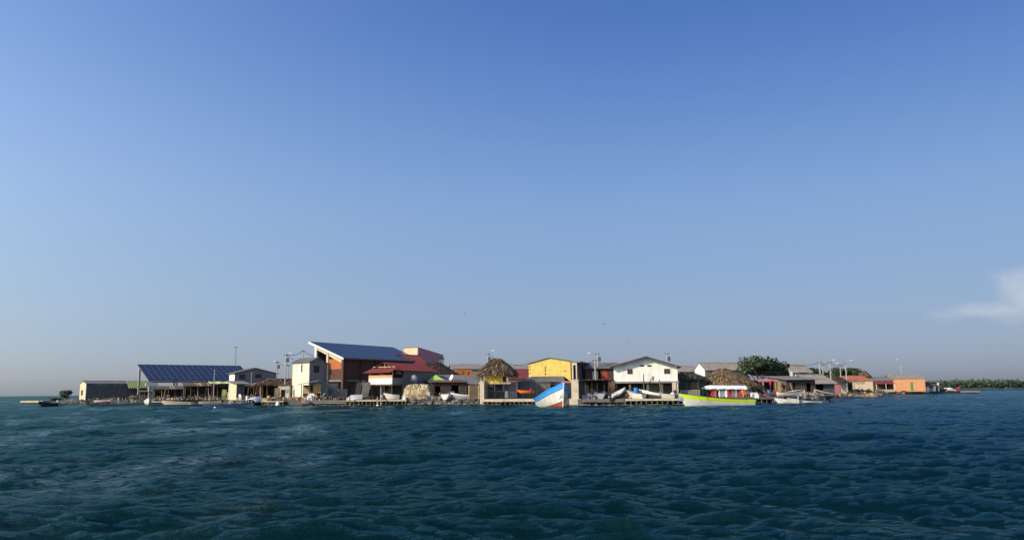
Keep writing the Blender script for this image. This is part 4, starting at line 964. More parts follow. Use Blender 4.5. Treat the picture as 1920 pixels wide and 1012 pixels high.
# ---- dark green shed and slatted fence
f = F(1273, 121, 8, 1326); T = ft('green_shed', 'dark green shed with a brushwood roof right of the white house', 'shed', f)
za = f.z(1300,714.5); m = MB(); wall(m,[(0,f.z(1274,706)),(f.w*.55,f.z(1300,699.5)),(f.w,f.z(1324,706))],0,0,.15,[]); m.build('wall', 'wall_green', T)
thatch(T, f.w*.55, 3, f.w*.6, 3.6, f.z(1300,710), f.z(1303,697), rl=f.w*.2, n=900, dark=.9)
f = F(1278, 113.8, 2, 1313); fence('slatted_fence', 'tall dark slatted fence on a low concrete wall', f, f.z(1295,717.5)-f.z(1295,731.3), 16, ('shade_dark_wood','old_wood','shade_dark_wood'), 5, gap=.08, z0=f.z(1295,731.2))
f = F(1277, 113.3, 2, 1313); T = ft('low_concrete_wall', 'low grey concrete wall under the slatted fence', 'wall', f); m = MB(); m.box(0,f.w,0,.45,0,f.z(1295,731.5)); m.build('wall_panel', 'grey_render', T); m = MB(); m.box(-.03,f.w+.03,-.04,.49,f.z(1295,731.5)+.003,f.z(1295,731.5)+.06); m.build('coping', 'concrete', T)
f = F(1270, 158, 4, 1310); house('grey_roof_house', 'far grey roof just right of the white house', 'house', f, 8, 'gable_x', 'white_paint', 'pale_roof', ze=f.z(1290,696.5), zr=f.z(1290,685), oh=.2)
f = F(1324, 150, 14, 1404); d = f.back(1304)
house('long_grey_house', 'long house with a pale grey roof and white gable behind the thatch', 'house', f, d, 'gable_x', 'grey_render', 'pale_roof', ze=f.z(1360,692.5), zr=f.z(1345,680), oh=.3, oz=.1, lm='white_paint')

# ---- big palapa
f = F(1330, 122, 2, 1414); T = ft('palapa', 'wide straw palapa roof on posts behind the lime boat', 'palapa', f)
thatch(T, f.w*.48, 3.6, f.w*.58, 4.6, f.z(1370,721.5), f.z(1370,690.5), rl=.5, n=3400, dark=.12, droop=.5)
thatch(T, f.w*.78, 3.2, f.w*.34, 4.0, f.z(1370,720.5), f.z(1390,699), rl=.3, n=1300, dark=.1, droop=.4)
for u in (.6,f.w*.3,f.w*.62,f.w-.5):
    for v in (.4,6.5): m = MB(); m.tube([(u,v,0),(u,v,f.z(1370,716))],.09,6); m.build('post', 'old_wood', T)
m = MB(); m.box(.3,f.w-.3,6.4,6.5,0,1.6); m.build('back_wall', 'shade_dark_wood', T)

# ---- right part of the village
f = F(1425, 126, 6, 1466); T = ft('pink_awning', 'faded pink cloth awning under the tree', 'awning', f); zz = f.z(1445,715); m = MB(); n = 10; g = random.Random(21)
for i in range(n+1):
    for j in range(3): m.v.append((f.w*i/n, j*1.3, zz+g.uniform(-.1,.1)+.2*j))
for i in range(n):
    for j in (0,1): a = i*3+j; m.face((a,a+3,a+4,a+1))
m.build('canvas', 'cloth_pink', T)
m = MB(); m.box(0,f.w,2.7,2.8,0,zz+.3); m.build('back_wall', 'shade_dark_wood', T)
for u in (.1,f.w*.5,f.w-.1): m = MB(); m.tube([(u,0,0),(u,0,zz)],.05,5); m.build('pole', 'old_wood', T)
f = F(1487, 150, 12, 1522); P_ = None
house('balcony_white_house', 'white house with a pale metal roof and open balcony right of the tree', 'house', f, f.back(1466), 'gable_x', 'white_paint', 'pale_roof', ze=f.z(1500,694), zr=f.z(1490,684.5), oh=1.0, oz=.2,
      front=[(1487,695.5,1491.5,705),(1497,695,1514,705)])
f = F(1476, 127, 10, 1530); house('brown_shed', 'rust-brown shed with a grey metal roof behind the red-rimmed boat', 'shed', f, 6, 'mono', 'shack_patch', 'grey_roof', ze=f.z(1500,711), zr=f.z(1500,704.5), oh=.8, oz=.5,
      front=[(1487,717,1492,738),(1512,718,1522,738)], lm='old_wood')
f = F(1524, 133, 12, 1566); house('low_tin_house', 'low house with a pale brown tin roof right of the brown shed', 'house', f, 7, 'gable_x', 'dark_stone', 'pale_roof', ze=f.z(1545,717), zr=f.z(1540,702), oh=.6, front=[(1530,721,1545,738)])
f = F(1452, 124.5, 5, 1468); fence('driftwood_screen', 'uneven screen of upright driftwood planks', f, f.z(1460,715), 7, ('old_wood','pale_wood','plank_yellow'), 9)
f = F(1556, 178, 6, 1592); T = ft('thatched_hut', 'low dark thatched roof below the street lamps', 'hut', f); thatch(T, f.w*.5, 3, f.w*.62, 4, f.z(1575,715), f.z(1575,703), rl=1.2, n=900, dark=.9); m = MB(); m.box(.2,f.w-.2,.6,.8,0,f.z(1575,714)); m.build('wall', 'cream_wall', T)
f = F(1566, 172, 2, 1578); house('pink_wall_hut', 'tiny hut with a pinkish sunlit wall', 'hut', f, 3, 'mono', 'cloth_pink', 'rust_roof', ze=f.z(1572,718), zr=f.z(1572,716), oh=.3)
f = F(1590, 190, -4, 1638); house('tile_roof_house', 'beige house with an orange tiled roof and one shuttered window', 'house', f, 7, 'mono', 'cream_wall', 'tile_roof', ze=f.z(1615,713.5), zr=f.z(1615,704), oh=.2, oz=.2, front=[(1606,715.5,1623,720,'panel','pale_wood')])
f = F(1579, 181, 4, 1603); shack('flat_roof_shack', 'open shack with a pale flat roof left of the beige house', f, 3.0, f.z(1590,716), f.z(1590,715), seed=35, posts=4, roofm='pale_roof')
f = F(1618, 196, 0, 1637); T = ft('round_hut', 'cone-shaped thatched hut top behind the orange tiled roof', 'hut', f); thatch(T, f.w*.5, 1.5, f.w*.62, 2.0, f.z(1627,707), f.z(1627,695.5), rl=.5, n=500, dark=.5); m = MB(); m.lathe([(f.w*.42,0),(f.w*.42,f.z(1627,706))],(f.w*.5,1.5,0),14); m.build('wall', 'rust_roof', T)
f = F(1638, 238, -2, 1676); T = house('awning_house', 'low house with a red awning left of the orange building', 'house', f, 8, 'gable_x', 'red_brick', 'grey_roof', ze=f.z(1657,713.5), zr=f.z(1657,706.5), oh=.2, front=[(1658,720,1666,732)])
za_, zb_ = f.z(1657,719.5), f.z(1657,713.5); m = MB(); m.sheet((0,-2,za_),(f.w*.95,-2,za_),(f.w*.92,-.05,zb_-.1),(0,-.05,zb_-.1),pitch=.4); m.build('awning', 'red_roof', T)
for u in (.2,f.w*.5,f.w*.93): m = MB(); m.tube([(u,-1.9,0),(u,-1.9,za_-.05)],.08,5); m.build('post', 'white_paint', T)
m = MB(); m.box(.3,f.w*.9,-2.1,-1.8,0,.7); m.build('parapet', 'concrete', T)
f = F(1676, 252, -6, 1736); house('orange_building', 'plain orange building with a green door at the right end of the island', 'building', f, 9, 'gable_x', 'orange_wall', 'pale_roof', ze=f.z(1700,709.8), zr=f.z(1700,702), oh=.15, oz=.35,
      front=[(1706.8,716,1713.2,732,'door','door_green')])
f = F(1737.5, 256, 0, 1757); T = house('ochre_hut', 'small brown hut with white legs right of the orange building', 'hut', f, 4, 'flat', 'rust_roof', 'shade_dark_wood', ze=f.z(1747,718), oh=.2, oz=.3, raise_=f.z(1747,725))
for a,b in ((1737.5,1742),(1750.5,1754.5)):
    m = MB(); m.box(f.u(a,730),f.u(b,730),0,.5,0,f.z(1747,725)); m.build('leg', 'white_paint', T)
f = F(1757, 258, 0, 1763); T = ft('white_column', 'thin white column beside the brown hut at the far right', 'column', f); m = MB(); m.box(f.w*.4,f.w*.75,0,.4,0,f.z(1760,716.5)); m.build('shaft', 'white_paint', T); m = MB(); m.box(-.3,f.w*.35,0,.6,0,f.z(1758,722)); m.build('brick_stub', 'red_brick', T)
f = F(1880, 870, 0, 1889); house('far_shore_house', 'tiny pale house among the trees of the distant shore', 'house', f, 6, 'gable_x', 'white_paint', 'pale_roof', ze=6.5, zr=8.0, oh=.3, corr=1)

# ================================================================== shore: docks, sea walls, rocks
def dock(name, label, pa, ya, pb, yb, depth, zt=ZG, th=.22, deckm='concrete', pilem='old_wood', step=.62, pr=.09, seed=1, over=.0, beam=True, cat='dock'):
    A = Vector((gx(pa,ya,zt),ya,0)); B = Vector((gx(pb,yb,zt),yb,0)); v = B-A; w = v.length; rz = math.atan2(v.y,v.x)
    T = thing(name, label, cat, A, rz); g = random.Random(seed); n = int(w/1.6)
    for i in range(n):
        m = MB(); a, b = w*i/n+.008, w*(i+1)/n-.008; k = g.uniform(-.03,.03); m.box(a,b,k,depth,zt-th+g.uniform(-.02,.02),zt+.006+g.uniform(0,.04)); m.build('deck_slab', deckm, T)
    n = max(2,int(w/step)); proto = None
    for i in range(n+1):
        u = .08+(w-.16)*i/n+g.uniform(-.06,.06)
        if proto is None:
            m = MB(); m.tube([(0,0,-1.4),(0,0,.24)],[pr*1.15,pr*1.12],7,1); m.tube([(0,0,.241),(0,0,zt-th-.03)],[pr*1.05,pr],7); proto = m.build('piling', [pilem,'rock_dark'], T); proto.location = (u,.18,0)
        else:
            c = copy_part(proto, T, (u,.18+g.uniform(-.05,.05),0)); c.rotation_euler = (g.uniform(-.05,.05),g.uniform(-.06,.06),0)
    if beam: m = MB(); m.box(0,w,.35,.5,zt-th-.2,zt-th-.03); m.build('cross_beam', 'shade_dark_wood', T)
    return T
dock('stone_jetty', 'low sunlit concrete jetty reaching out at the far left', 38, 208, 80, 206, 3.0, zt=.75, th=.45, deckm='concrete', pilem='shade_dark_wood', seed=2, cat='jetty')
dock('timber_landing', 'small timber landing on short piles left of the porch', 490, 138, 531, 137.2, 2.2, zt=.75, th=.16, deckm='pale_wood', seed=3)
dock('shaded_quay', 'shaded concrete quay below the white tower', 566, 132.4, 648, 130.2, 3.0, th=.55, deckm='shade_dark_concrete', pilem='shade_dark_wood', seed=4, step=1.2, cat='quay')
dock('piled_quay', 'quay on a row of close wooden piles in front of the balcony house', 648.5, 129.8, 762, 129.8, 2.4, th=.22, deckm='concrete', seed=5, cat='quay')
dock('terrace_quay', 'pale sea wall ledge on piles left of the blue boat', 904, 122.4, 1042, 119.6, 3.2, th=.36, deckm='concrete', pilem='old_wood', seed=6, step=.7, cat='quay')
dock('white_house_quay', 'piled concrete quay in front of the white house', 1172, 108.8, 1293, 107.6, 3.2, th=.24, deckm='concrete', pilem='old_wood', seed=7, step=.66, cat='quay')
dock('pergola_quay', 'dark low quay below the pole pergola', 1092, 110.8, 1171, 109.2, 3.0, th=.4, deckm='shade_dark_concrete', pilem='shade_dark_wood', seed=8, step=.9, cat='quay')
dock('palapa_quay', 'dark quay on piles right of the lime boat', 1325, 116.8, 1470, 118.2, 3.2, th=.3, deckm='shade_dark_concrete', pilem='old_wood', seed=9, step=.8, cat='quay')
dock('orange_house_quay', 'low stone edge below the orange building', 1672, 250.5, 1742, 254.5, 4.0, zt=.85, th=.45, deckm='concrete', pilem='shade_dark_wood', seed=10, step=1.0, cat='quay')
dock('far_jetty', 'long low jetty running out at the far right', 1742, 256.5, 1838, 266, 4.0, zt=.8, th=.5, deckm='concrete', pilem='shade_dark_wood', seed=11, step=1.1, cat='jetty')

def rocks(name, label, pts, n, rmin, rmax, mats, seed, spread=1.6, z=(-.2,.75)):
    """loose stones along a line of (photo column, distance)"""
    g = random.Random(seed); mb = MB(); P = [Vector((gx(p,y,.3),y,0)) for p,y in pts]; seg = [(a,b,(b-a).length) for a,b in zip(P,P[1:])]; tot = sum(s[2] for s in seg)
    ico = [(0,0,1),(.89,0,.45),(.28,.85,.45),(-.72,.53,.45),(-.72,-.53,.45),(.28,-.85,.45),(.72,.53,-.45),(-.28,.85,-.45),(-.89,0,-.45),(-.28,-.85,-.45),(.72,-.53,-.45),(0,0,-1)]
    fc = [(0,1,2),(0,2,3),(0,3,4),(0,4,5),(0,5,1),(1,6,2),(2,7,3),(3,8,4),(4,9,5),(5,10,1),(6,7,2),(7,8,3),(8,9,4),(9,10,5),(10,6,1),(11,7,6),(11,8,7),(11,9,8),(11,10,9),(11,6,10)]
    for _ in range(n):
        t = g.random()*tot
        for a,b,l in seg:
            if t <= l: break
            t -= l
        k = g.random(); c = a.lerp(b,min(1,t/l))+Vector((g.uniform(-.2,.2),-.4+k*spread,z[0]+(z[1]-z[0])*min(1,k*1.2))); r = g.uniform(rmin,rmax); q = g.choice(range(len(mats)))
        sx, sy, sz = r*g.uniform(.8,1.4), r*g.uniform(.8,1.2), r*g.uniform(.55,.95); ro = g.random()*6.3
        vs_ = []
        for x,y,zz in ico:
            j = g.uniform(.75,1.15); x2, y2 = x*math.cos(ro)-y*math.sin(ro), x*math.sin(ro)+y*math.cos(ro); vs_.append((c.x+x2*sx*j,c.y+y2*sy*j,c.z+zz*sz*j))
        mb.add(vs_, fc, q)
    return tag(mb.build(name, mats), label, 'rocks', kind='stuff')
rocks('shore_rocks', 'loose rocks along the shore under the beached boats', [(758,130.4),(800,130),(900,124.2)], 330, .16,.42, ['rock','rock_dark','rock_dark'], 1)
rocks('dark_shore_rocks', 'dark rocks and debris along the left shore', [(108,205),(150,191),(270,183),(420,175),(468,146),(540,139.5)], 520, .25,.65, ['rock_dark','rock_dark','rock'], 2, spread=2.0)
rocks('ochre_rocks', 'bank of ochre stones below the beige house', [(1556,176),(1640,182.5),(1662,205)], 420, .3,.75, ['rock_ochre','rock_ochre','rock'], 3, spread=2.4, z=(-.2,1.0))
rocks('corner_rocks', 'dark rocks between the small moored skiffs and the village', [(1468,120.5),(1545,123),(1560,176)], 220, .2,.5, ['rock_dark','rock','rock_dark'], 4)
rocks('far_quay_rocks', 'brown rocks below the red awning house', [(1640,184),(1660,248),(1700,251)], 200, .3,.7, ['rock','rock_dark'], 5)
rocks('boat_corner_rocks', 'few rocks at the quay corner behind the lime boat', [(1290,108.5),(1325,117.5)], 60, .18,.4, ['rock','rock_dark'], 6)

def lapping(label, pts, n, seed):
    g = random.Random(seed); mb = MB(); P = [Vector((gx(p,y,0),y,0)) for p,y in pts]; O = P[0].copy()
    for _ in range(n):
        k = g.random()*(len(P)-1); i = min(int(k),len(P)-2); c = P[i].lerp(P[i+1],k-i)-O; c.y -= g.random()**2*1.6; c.z = g.uniform(.03,.16); a, b = g.uniform(.1,.5), g.uniform(.04,.16)
        mb.add([(c.x-a,c.y,c.z),(c.x-a*.4,c.y-b,c.z+.01),(c.x+a*.5,c.y-b*.8,c.z),(c.x+a,c.y+.02,c.z),(c.x+a*.3,c.y+b,c.z+.02),(c.x-a*.5,c.y+b*.8,c.z+.01)],[(0,1,2,3,4,5)])
    o = mb.build('lapping_foam', M['foam']); o.location = O; return tag(o, label, 'foam', kind='stuff')
defm('foam', (0.42, 0.46, 0.47), rough=0.6, var=0.3, bump=0)
lapping('thin broken foam lapping at the middle quays', [(570,131),(650,129.6),(760,129.4),(800,129.6),(900,123.5),(905,122),(1040,119.2),(1092,110.4)], 190, 1)
lapping('thin broken foam lapping at the white house quay', [(1095,110.2),(1172,108.5),(1293,107.2),(1325,116.2)], 130, 2)
lapping('thin broken foam along the left shore', [(150,189),(270,181),(420,172),(466,143),(530,136.6)], 120, 3)
lapping('thin broken foam along the right shore', [(1330,116),(1470,117.5),(1543,121),(1560,174),(1640,181),(1672,248),(1742,254),(1838,264)], 150, 4)

# ================================================================== boats
# the blue boat, bow towards the viewer
T = thing('fishing_boat', 'big wooden boat with blue rail, white side and red-brown bottom', 'boat', (0,0,0), 0)
hd = R(-79); stem = Vector((gx(1056,98.5,1.5),98.5,0)); fw = Vector((math.cos(hd),math.sin(hd),0)); LB = 10.0
T.location = stem-fw*(LB/2+.25); T.rotation_euler = (0,R(-2.6),hd)
st = hull_parts(T, LB, 3.9, 1.12, rise=1.55, stern=.7, draft=.5, rake=.75, body='hull_white', strake='paint_blue', bottom='paint_redoxide', vs_=.79, vb=.29, inside='hull_grey', thw=2, flare=.38, full=2.6, sharp=.75)
for sgn in (1,-1):
    m = MB(); m.tube([(lambda p: (p.x,sgn*(p.y+.03),p.z))(st(i/16,.80)) for i in range(17)],.05,5); m.build('rub_rail', 'paint_blue', T)
    m = MB(); m.tube([(lambda p: (p.x,sgn*p.y,p.z+.03))(st(i/16,1.0)) for i in range(17)],.07,5); m.build('gunwale', 'paint_blue', T)
m = MB(); m.tube([(lambda p: (p.x+.05,0,p.z))(st(1.0,v/6)) for v in range(7)],.09,6); m.build('stem_post', 'hull_white', T)
m = MB(); m.box(3.2,3.4,-.07,.07,1.6,2.75); m.box(3.24,3.36,-.35,.35,2.55,2.65); m.build('mooring_bitt', 'old_wood', T)
m = MB(); m.prism_y([(-3.2,.6),(-1.3,.6),(-1.35,1.55),(-3.1,1.6)],-.8,.8); c = m.build('engine_box', 'cream_wall', T)
m = MB(); m.box(-3.25,-1.25,-.88,.88,1.603,1.68); m.build('lid', 'hull_white', c)

# the lime and white passenger launch
T = thing('passenger_launch', 'long white launch with a lime green rail and a white canopy', 'boat', (gx(1349,100.5,0),100.5,0), R(181.5))
T.rotation_euler = (0,R(-1.0),R(181.5))
st = hull_parts(T, 8.5, 2.1, .84, rise=.62, stern=.86, draft=.2, rake=.85, body='hull_white', strake='paint_lime', vs_=.66, inside='hull_grey', thw=4, flare=.3, full=3.2, sharp=.9)
for sgn in (1,-1):
    m = MB(); m.tube([(lambda p: (p.x,sgn*p.y,p.z+.02))(st(i/16,1.0)) for i in range(17)],.035,5); m.build('gunwale', 'hull_dark', T)
cx0, cx1 = -3.2, 1.85; zc = 2.22
m = MB(); nx, ny = 14, 7
for i in range(nx+1):
    for j in range(ny+1):
        x = cx0+(cx1-cx0)*i/nx; y = -1.05+2.1*j/ny; e = 1-abs(2*j/ny-1); k = max(0,i/nx-.9)*10
        m.v.append((x,y,zc+.28*min(1,e*1.8)-.03*math.sin(i*1.5)*(1-e)-.2*k))
for i in range(nx):
    for j in range(ny): a = i*(ny+1)+j; m.face((a,a+ny+1,a+ny+2,a+1))
m.build('canopy', 'cloth_white', T, True)
for sgn in (1,-1):
    m = MB()
    for i in range(nx+1):
        x = cx0+(cx1-cx0)*i/nx; m.v += [(x,sgn*1.06,zc),(x,sgn*1.08,zc-.16-.05*math.sin(i*2.1))]
    for i in range(nx): m.face((2*i,2*i+2,2*i+3,2*i+1))
    m.build('canopy_valance', 'cloth_white', T)
    for x in (-3.1,-1.4,.3,1.75): m = MB(); m.tube([(x,sgn*.98,.7),(x,sgn*1.02,zc)],.025,5); m.build('canopy_pole', 'metal_dark', T)
g = random.Random(14)
for i in range(9):
    x = -2.3+i*.42+g.uniform(-.06,.06); mm = ('cloth_red','hull_grey','cloth_pink','cloth_red','cloth_white','hull_grey','cloth_white','cloth_pink','cloth_red')[i]; w2 = g.uniform(.09,.19)
    zt = 1.95; m = MB(); yv = .78; m.v = [(x-w2,yv,zt),(x+w2*.6,yv,zt+.05),(x+w2*1.2,yv+.04,1.3),(x+w2*.3,yv+.06,1.02),(x-w2*.8,yv+.05,1.1),(x-w2,yv-.1,zt),(x+w2*.6,yv-.1,zt+.05),(x+w2*1.2,yv-.08,1.3),(x+w2*.3,yv-.07,1.02),(x-w2*.8,yv-.07,1.1)]
    m.face((0,1,2,3,4)); m.face((9,8,7,6,5)); [m.face((a,(a+1)%5,(a+1)%5+5,a+5)) for a in range(5)]
    m.build('life_vest', mm, T)
outboard(T, -4.3, 1.0, 'plastic_white', 0, 1.25, .35); outboard(T, -4.3, 1.0, 'plastic_white', 0, 1.25, -.35)

boat('canoe', 'long dark blue canoe moored in front of the pole shed', 424, 124, 2, 6.9, 1.15, .42, rise=.3, stern=.55, body='hull_blue', inside='hull_blue', thw=3, draft=.2)
boat('skiff', 'small dark skiff with a tilted white outboard at the far left', 93, 156, 235, 3.0, 1.3, .55, rise=.5, body='hull_dark', inside='hull_dark', motor='plastic_white', mtilt=-.9, thw=2)
boat('dinghy', 'white dinghy lying bow-on beside the stone house shore', 277, 168, -60, 3.0, 1.5, .65, rise=.4, body='hull_white', inside='hull_white', thw=1, z=.1, tilty=-6)
boat('canoe', 'beige canoe with a red bow in front of the driftwood shed', 334, 160, 178, 5.4, 1.2, .55, rise=.35, stern=.6, body='hull_beige', strake='hull_beige', inside='hull_beige', thw=2)
boat('canoe', 'dark canoe with a pale rim between the white dinghy and beige canoe', 298, 172, 176, 3.6, 1.1, .5, rise=.25, stern=.6, body='hull_dark', strake='hull_white', vs_=.86, inside='hull_beige', thw=2)
boat('skiff', 'short beige skiff behind the long blue canoe', 391, 166, 4, 3.8, 1.2, .55, rise=.25, body='hull_beige', inside='pale_wood', thw=2)
boat('skiff', 'white skiff with a red stripe on the dark shore below the stone house', 189, 187, 2, 2.8, 1.0, .5, rise=.15, body='hull_red', strake='hull_white', vs_=.5, inside='hull_white', thw=1, z=.35)
# silver covered boat
T = boat('covered_boat', 'dark boat under a domed silver tarp beside the timber landing', 481, 139.5, 70, 3.4, 2.3, .6, rise=.2, body='hull_dark', inside='hull_dark', thw=0, stern=.85)
m = MB(); n = 12; g = random.Random(31)
for i in range(n+1):
    for j in range(9):
        x = -1.75+3.3*i/n; y = -1.2+2.4*j/8; e = max(0,1-(abs(y)/1.25)**2.2)*max(0,1-abs((x+.2)/2.0)**3); m.v.append((x,y,.55+.95*e+g.uniform(-.03,.03)))
for i in range(n):
    for j in range(8): a = i*9+j; m.face((a,a+9,a+10,a+1))
m.build('tarp', 'tarp_silver', T)
for yy in (-.5,.1,.6): outboard(T, -1.75, .55, 'plastic_black', 0, .8, yy)
boat('dinghy', 'white dinghy sitting on the piled quay below the balcony', 737, 131.2, 190, 2.0, 1.15, .55, rise=.3, body='hull_white', strake='hull_white', inside='hull_dark', thw=1, z=ZG+.25)
# upturned hull
T = boat('upturned_boat', 'grey boat hull turned over on the shaded quay', 668, 131.5, 175, 2.2, 1.2, .5, rise=.3, body='hull_grey', inside='hull_grey', thw=0, z=ZG+.62); T.rotation_euler = (math.pi,0,R(175))
boat('skiff', 'white skiff seen from astern on the rocks beside the rusty shed', 841, 128.8, 75, 3.6, 1.55, .65, rise=.5, stern=.9, body='hull_white', inside='hull_grey', thw=2, z=ZG+.15)
boat('skiff', 'pale grey skiff on the rocks left of the wooden fence', 866, 127.6, 165, 2.6, 1.3, .6, rise=.35, body='hull_grey', strake='hull_white', inside='hull_grey', thw=2, z=ZG+.1)
boat('canoe', 'orange canoe on trestles in front of the grey terrace wall', 988, 125.2, 183, 2.2, .7, .35, rise=.15, stern=.4, body='plastic_orange', strake='hull_red', inside='hull_red', thw=1, z=ZG+.95, draft=.12)
for px_ in (981, 994):
    T = thing('trestle', 'wooden trestle under the left end of the orange canoe' if px_ < 985 else 'wooden trestle under the right end of the orange canoe', 'trestle', (gx(px_,125.2),125.2,ZG), 0, 'trestles under the canoe')
    m = MB(); m.box(-.06,.06,-.4,.4,.72,.82); m.build('beam', 'shade_dark_wood', T)
    for s in (-1,1): m = MB(); m.tube([(s*.2,s*.35,0),(0,s*.35,.72)],.04,5); m.build('leg', 'shade_dark_wood', T); m = MB(); m.tube([(-s*.2,s*.3,0),(0,s*.3,.72)],.04,5); m.build('leg', 'shade_dark_wood', T)
boat('skiff', 'grey skiff in the shade under the pole pergola', 1128, 112.2, 80, 3.4, 1.6, .6, rise=.4, body='hull_grey', inside='hull_blue', thw=2, z=ZG+.15)
boat('speedboat', 'white and black speedboat tilted bow-up beside the pergola', 1158, 110.4, 40, 2.6, 1.25, .5, rise=.4, body='hull_dark', strake='hull_white', vs_=.72, inside='hull_white', thw=1, z=ZG+.25, tilty=-14, motor='plastic_black')
boat('skiff', 'white skiff carrying a blue drum in front of the white house', 1194, 109.9, 130, 2.6, 1.4, .6, rise=.35, body='hull_white', inside='hull_dark', thw=1, z=ZG+.15, tilty=-4)
boat('skiff', 'dark skiff with a broad white rim beside the tall leaning post', 1221, 109.6, 160, 2.4, 1.25, .55, rise=.4, body='hull_dark', strake='hull_white', vs_=.62, inside='hull_grey', thw=1, z=ZG+.2, tilty=-6, tiltx=14)
boat('dinghy', 'low white dinghy at the right end of the white house quay', 1247, 109.4, 174, 2.5, 1.2, .5, rise=.3, body='hull_white', inside='hull_dark', thw=1, z=ZG+.1, motor='plastic_black', mtilt=-.5)
boat('rowing_boat', 'white rowing boat with a red rim drawn up on the quay', 1480, 120.5, 2, 3.6, 1.2, .45, rise=.4, body='hull_white', strake='hull_red', vs_=.84, inside='hull_white', thw=2, z=ZG+.25, srise=.12)
boat('skiff', 'white motor skiff moored left of the dark outboard', 1478, 114.5, 178, 2.7, 1.3, .5, rise=.25, body='hull_white', inside='hull_grey', thw=1, motor='plastic_white')
boat('skiff', 'white blunt-ended skiff nearest the viewer below the red-rimmed boat', 1489, 112.2, 96, 3.2, 1.3, .55, rise=.2, stern=.95, body='hull_white', inside='hull_grey', thw=2, motor='plastic_black')
boat('skiff', 'low white skiff moored rightmost with a dark outboard', 1520, 113.6, 182, 3.0, 1.2, .42, rise=.2, body='hull_white', strake='hull_dark', vs_=.8, inside='hull_grey', thw=2, motor='plastic_black')
boat('speedboat', 'grey and white speedboat on the rocks below the low tin house', 1548, 127, 155, 2.3, 1.2, .45, rise=.4, body='hull_dark', strake='hull_grey', inside='hull_grey', thw=1, z=ZG+.1, tilty=-6)
boat('dark_boat', 'long dark boat lying behind the ochre stones', 1606, 183.5, 178, 6.5, 1.5, .7, rise=.3, body='hull_dark', inside='hull_dark', thw=2, z=ZG)
T = boat('upturned_boat', 'white boat turned over on the far right jetty', 1778, 261, 4, 2.6, 1.3, .5, rise=.25, body='hull_white', inside='hull_white', thw=0, z=ZG+.8); T.rotation_euler = (math.pi,0,R(4))
boat('dinghy', 'small red and white boat on the far right jetty', 1795, 262.5, 20, 2.0, 1.1, .6, rise=.6, body='hull_white', strake='hull_red', vs_=.6, inside='hull_red', thw=1, z=ZG+.1, tilty=-10)
boat('dark_boat', 'dark boat beside the thin white column at the far right', 1766, 260, 2, 2.2, 1.0, .6, rise=.2, body='hull_dark', inside='hull_dark', thw=1, z=ZG)

# ================================================================== poles, lamps, cables
def pole(name, label, px, yt, yb, Y, r=.11, lamp=None, box=False, m_='pole_concrete', arms=False, z0=ZG, cat='pole', group=None):
    p = at(px,yt,Y); h = p.z-z0; x0 = gx(px+.0,Y,z0) if yb is None else at(px,yb,Y).x
    T = thing(name, label, cat, (x0,Y,z0), 0, group); dx = 0
    m = MB(); m.tube([(0,0,0),(dx,0,h)],[r*1.25,r*.8],8); m.build('shaft', m_, T)
    if lamp:
        lx, lz = lamp; m = MB(); m.tube([(0,0,h-.5),(lx*.5,-.2,h-.5+lz*.8),(lx,-.4,h-.5+lz)],.04,5); a = m.build('lamp_arm', 'pole_concrete', T)
        s = 1 if lx > 0 else -1; m = MB(); m.prism_y([(lx-.05*s,h-.53+lz),(lx+.5*s,h-.49+lz),(lx+.46*s,h-.38+lz),(lx,h-.41+lz)],-.5,-.3); m.build('lamp_head', 'plastic_white', a)
    if box: m = MB(); m.lathe([(.1,0),(.22,.05),(.22,.7),(.1,.78)],(.32,0,h-1.5),8); m.build('transformer', 'metal_dark', T); m = MB(); m.box(.05,.3,-.05,.05,h-1.1,h-1.0); m.build('bracket', 'metal_dark', T)
    m = MB(); m.box(-.35,.35,-.05,.05,h-.3,h-.2); b = m.build('crossarm', 'metal_dark', T)
    for s in (-.3,.3): m = MB(); m.lathe([(.04,0),(.05,.1),(.03,.14)],(s,0,h-.198),6); m.build('insulator', 'metal_dark', b)
    return Vector((x0,Y,z0+h-.1))
LC = 'street lamp'
P1 = pole('utility_pole', 'tall grey utility pole left of the white tower', 534.5, 663, 720, 144, lamp=(.6,.6), box=True)
P2 = pole('utility_pole', 'thin pole with a lamp between the gabled house and the tower', 519, 677, 708, 166, r=.1, lamp=(-.25,.5), box=True)
P3 = pole('utility_pole', 'short pole just left of the tower roof, farther back', 540.5, 683, 708, 170, r=.1, lamp=(-.4,.5))
P4 = pole('utility_pole', 'pole rising behind the ridge of the white tower', 568, 656, 670, 160, box=False)
P5 = pole('street_lamp', 'street lamp with a white head behind the thatched yellow hut', 914.5, 661.5, 690, 150, lamp=(.7,.9), box=True, cat=LC)
P6 = pole('street_lamp', 'tall street lamp left of the white house', 1121, 661, 690, 139, r=.14, lamp=(-1.3,.4), box=True, cat=LC)
P7 = pole('utility_pole', 'shorter pole just left of the tall street lamp', 1116.5, 673, 712, 122, r=.1)
P8 = pole('utility_pole', 'pole with a dark cap behind the right roof slope of the white house', 1251, 660, 678, 136, box=True)
P9 = pole('utility_pole', 'leftmost pole of the row above the low tin house', 1538.5, 677, 709, 151, r=.14)
P10 = pole('utility_pole', 'thin pole close behind the leftmost pole of the row', 1543.5, 682, 705, 168, r=.11)
P11 = pole('street_lamp', 'street lamp second from left in the row right of the white balcony house', 1557.5, 677, 704, 163, r=.12, lamp=(.4,.75), cat=LC)
P12 = pole('street_lamp', 'street lamp with its arm to the left, third in the row', 1576.5, 683, 705, 188, r=.12, lamp=(-.5,.8), cat=LC)
P13 = pole('street_lamp', 'street lamp with its arm to the right, last of the row', 1587.5, 679, 712, 178, r=.13, lamp=(.9,.9), cat=LC)
P14 = pole('street_lamp', 'lone curved street lamp behind the orange building', 1690.5, 680, 702, 275, r=.12, lamp=(-1.0,1.6), cat=LC)
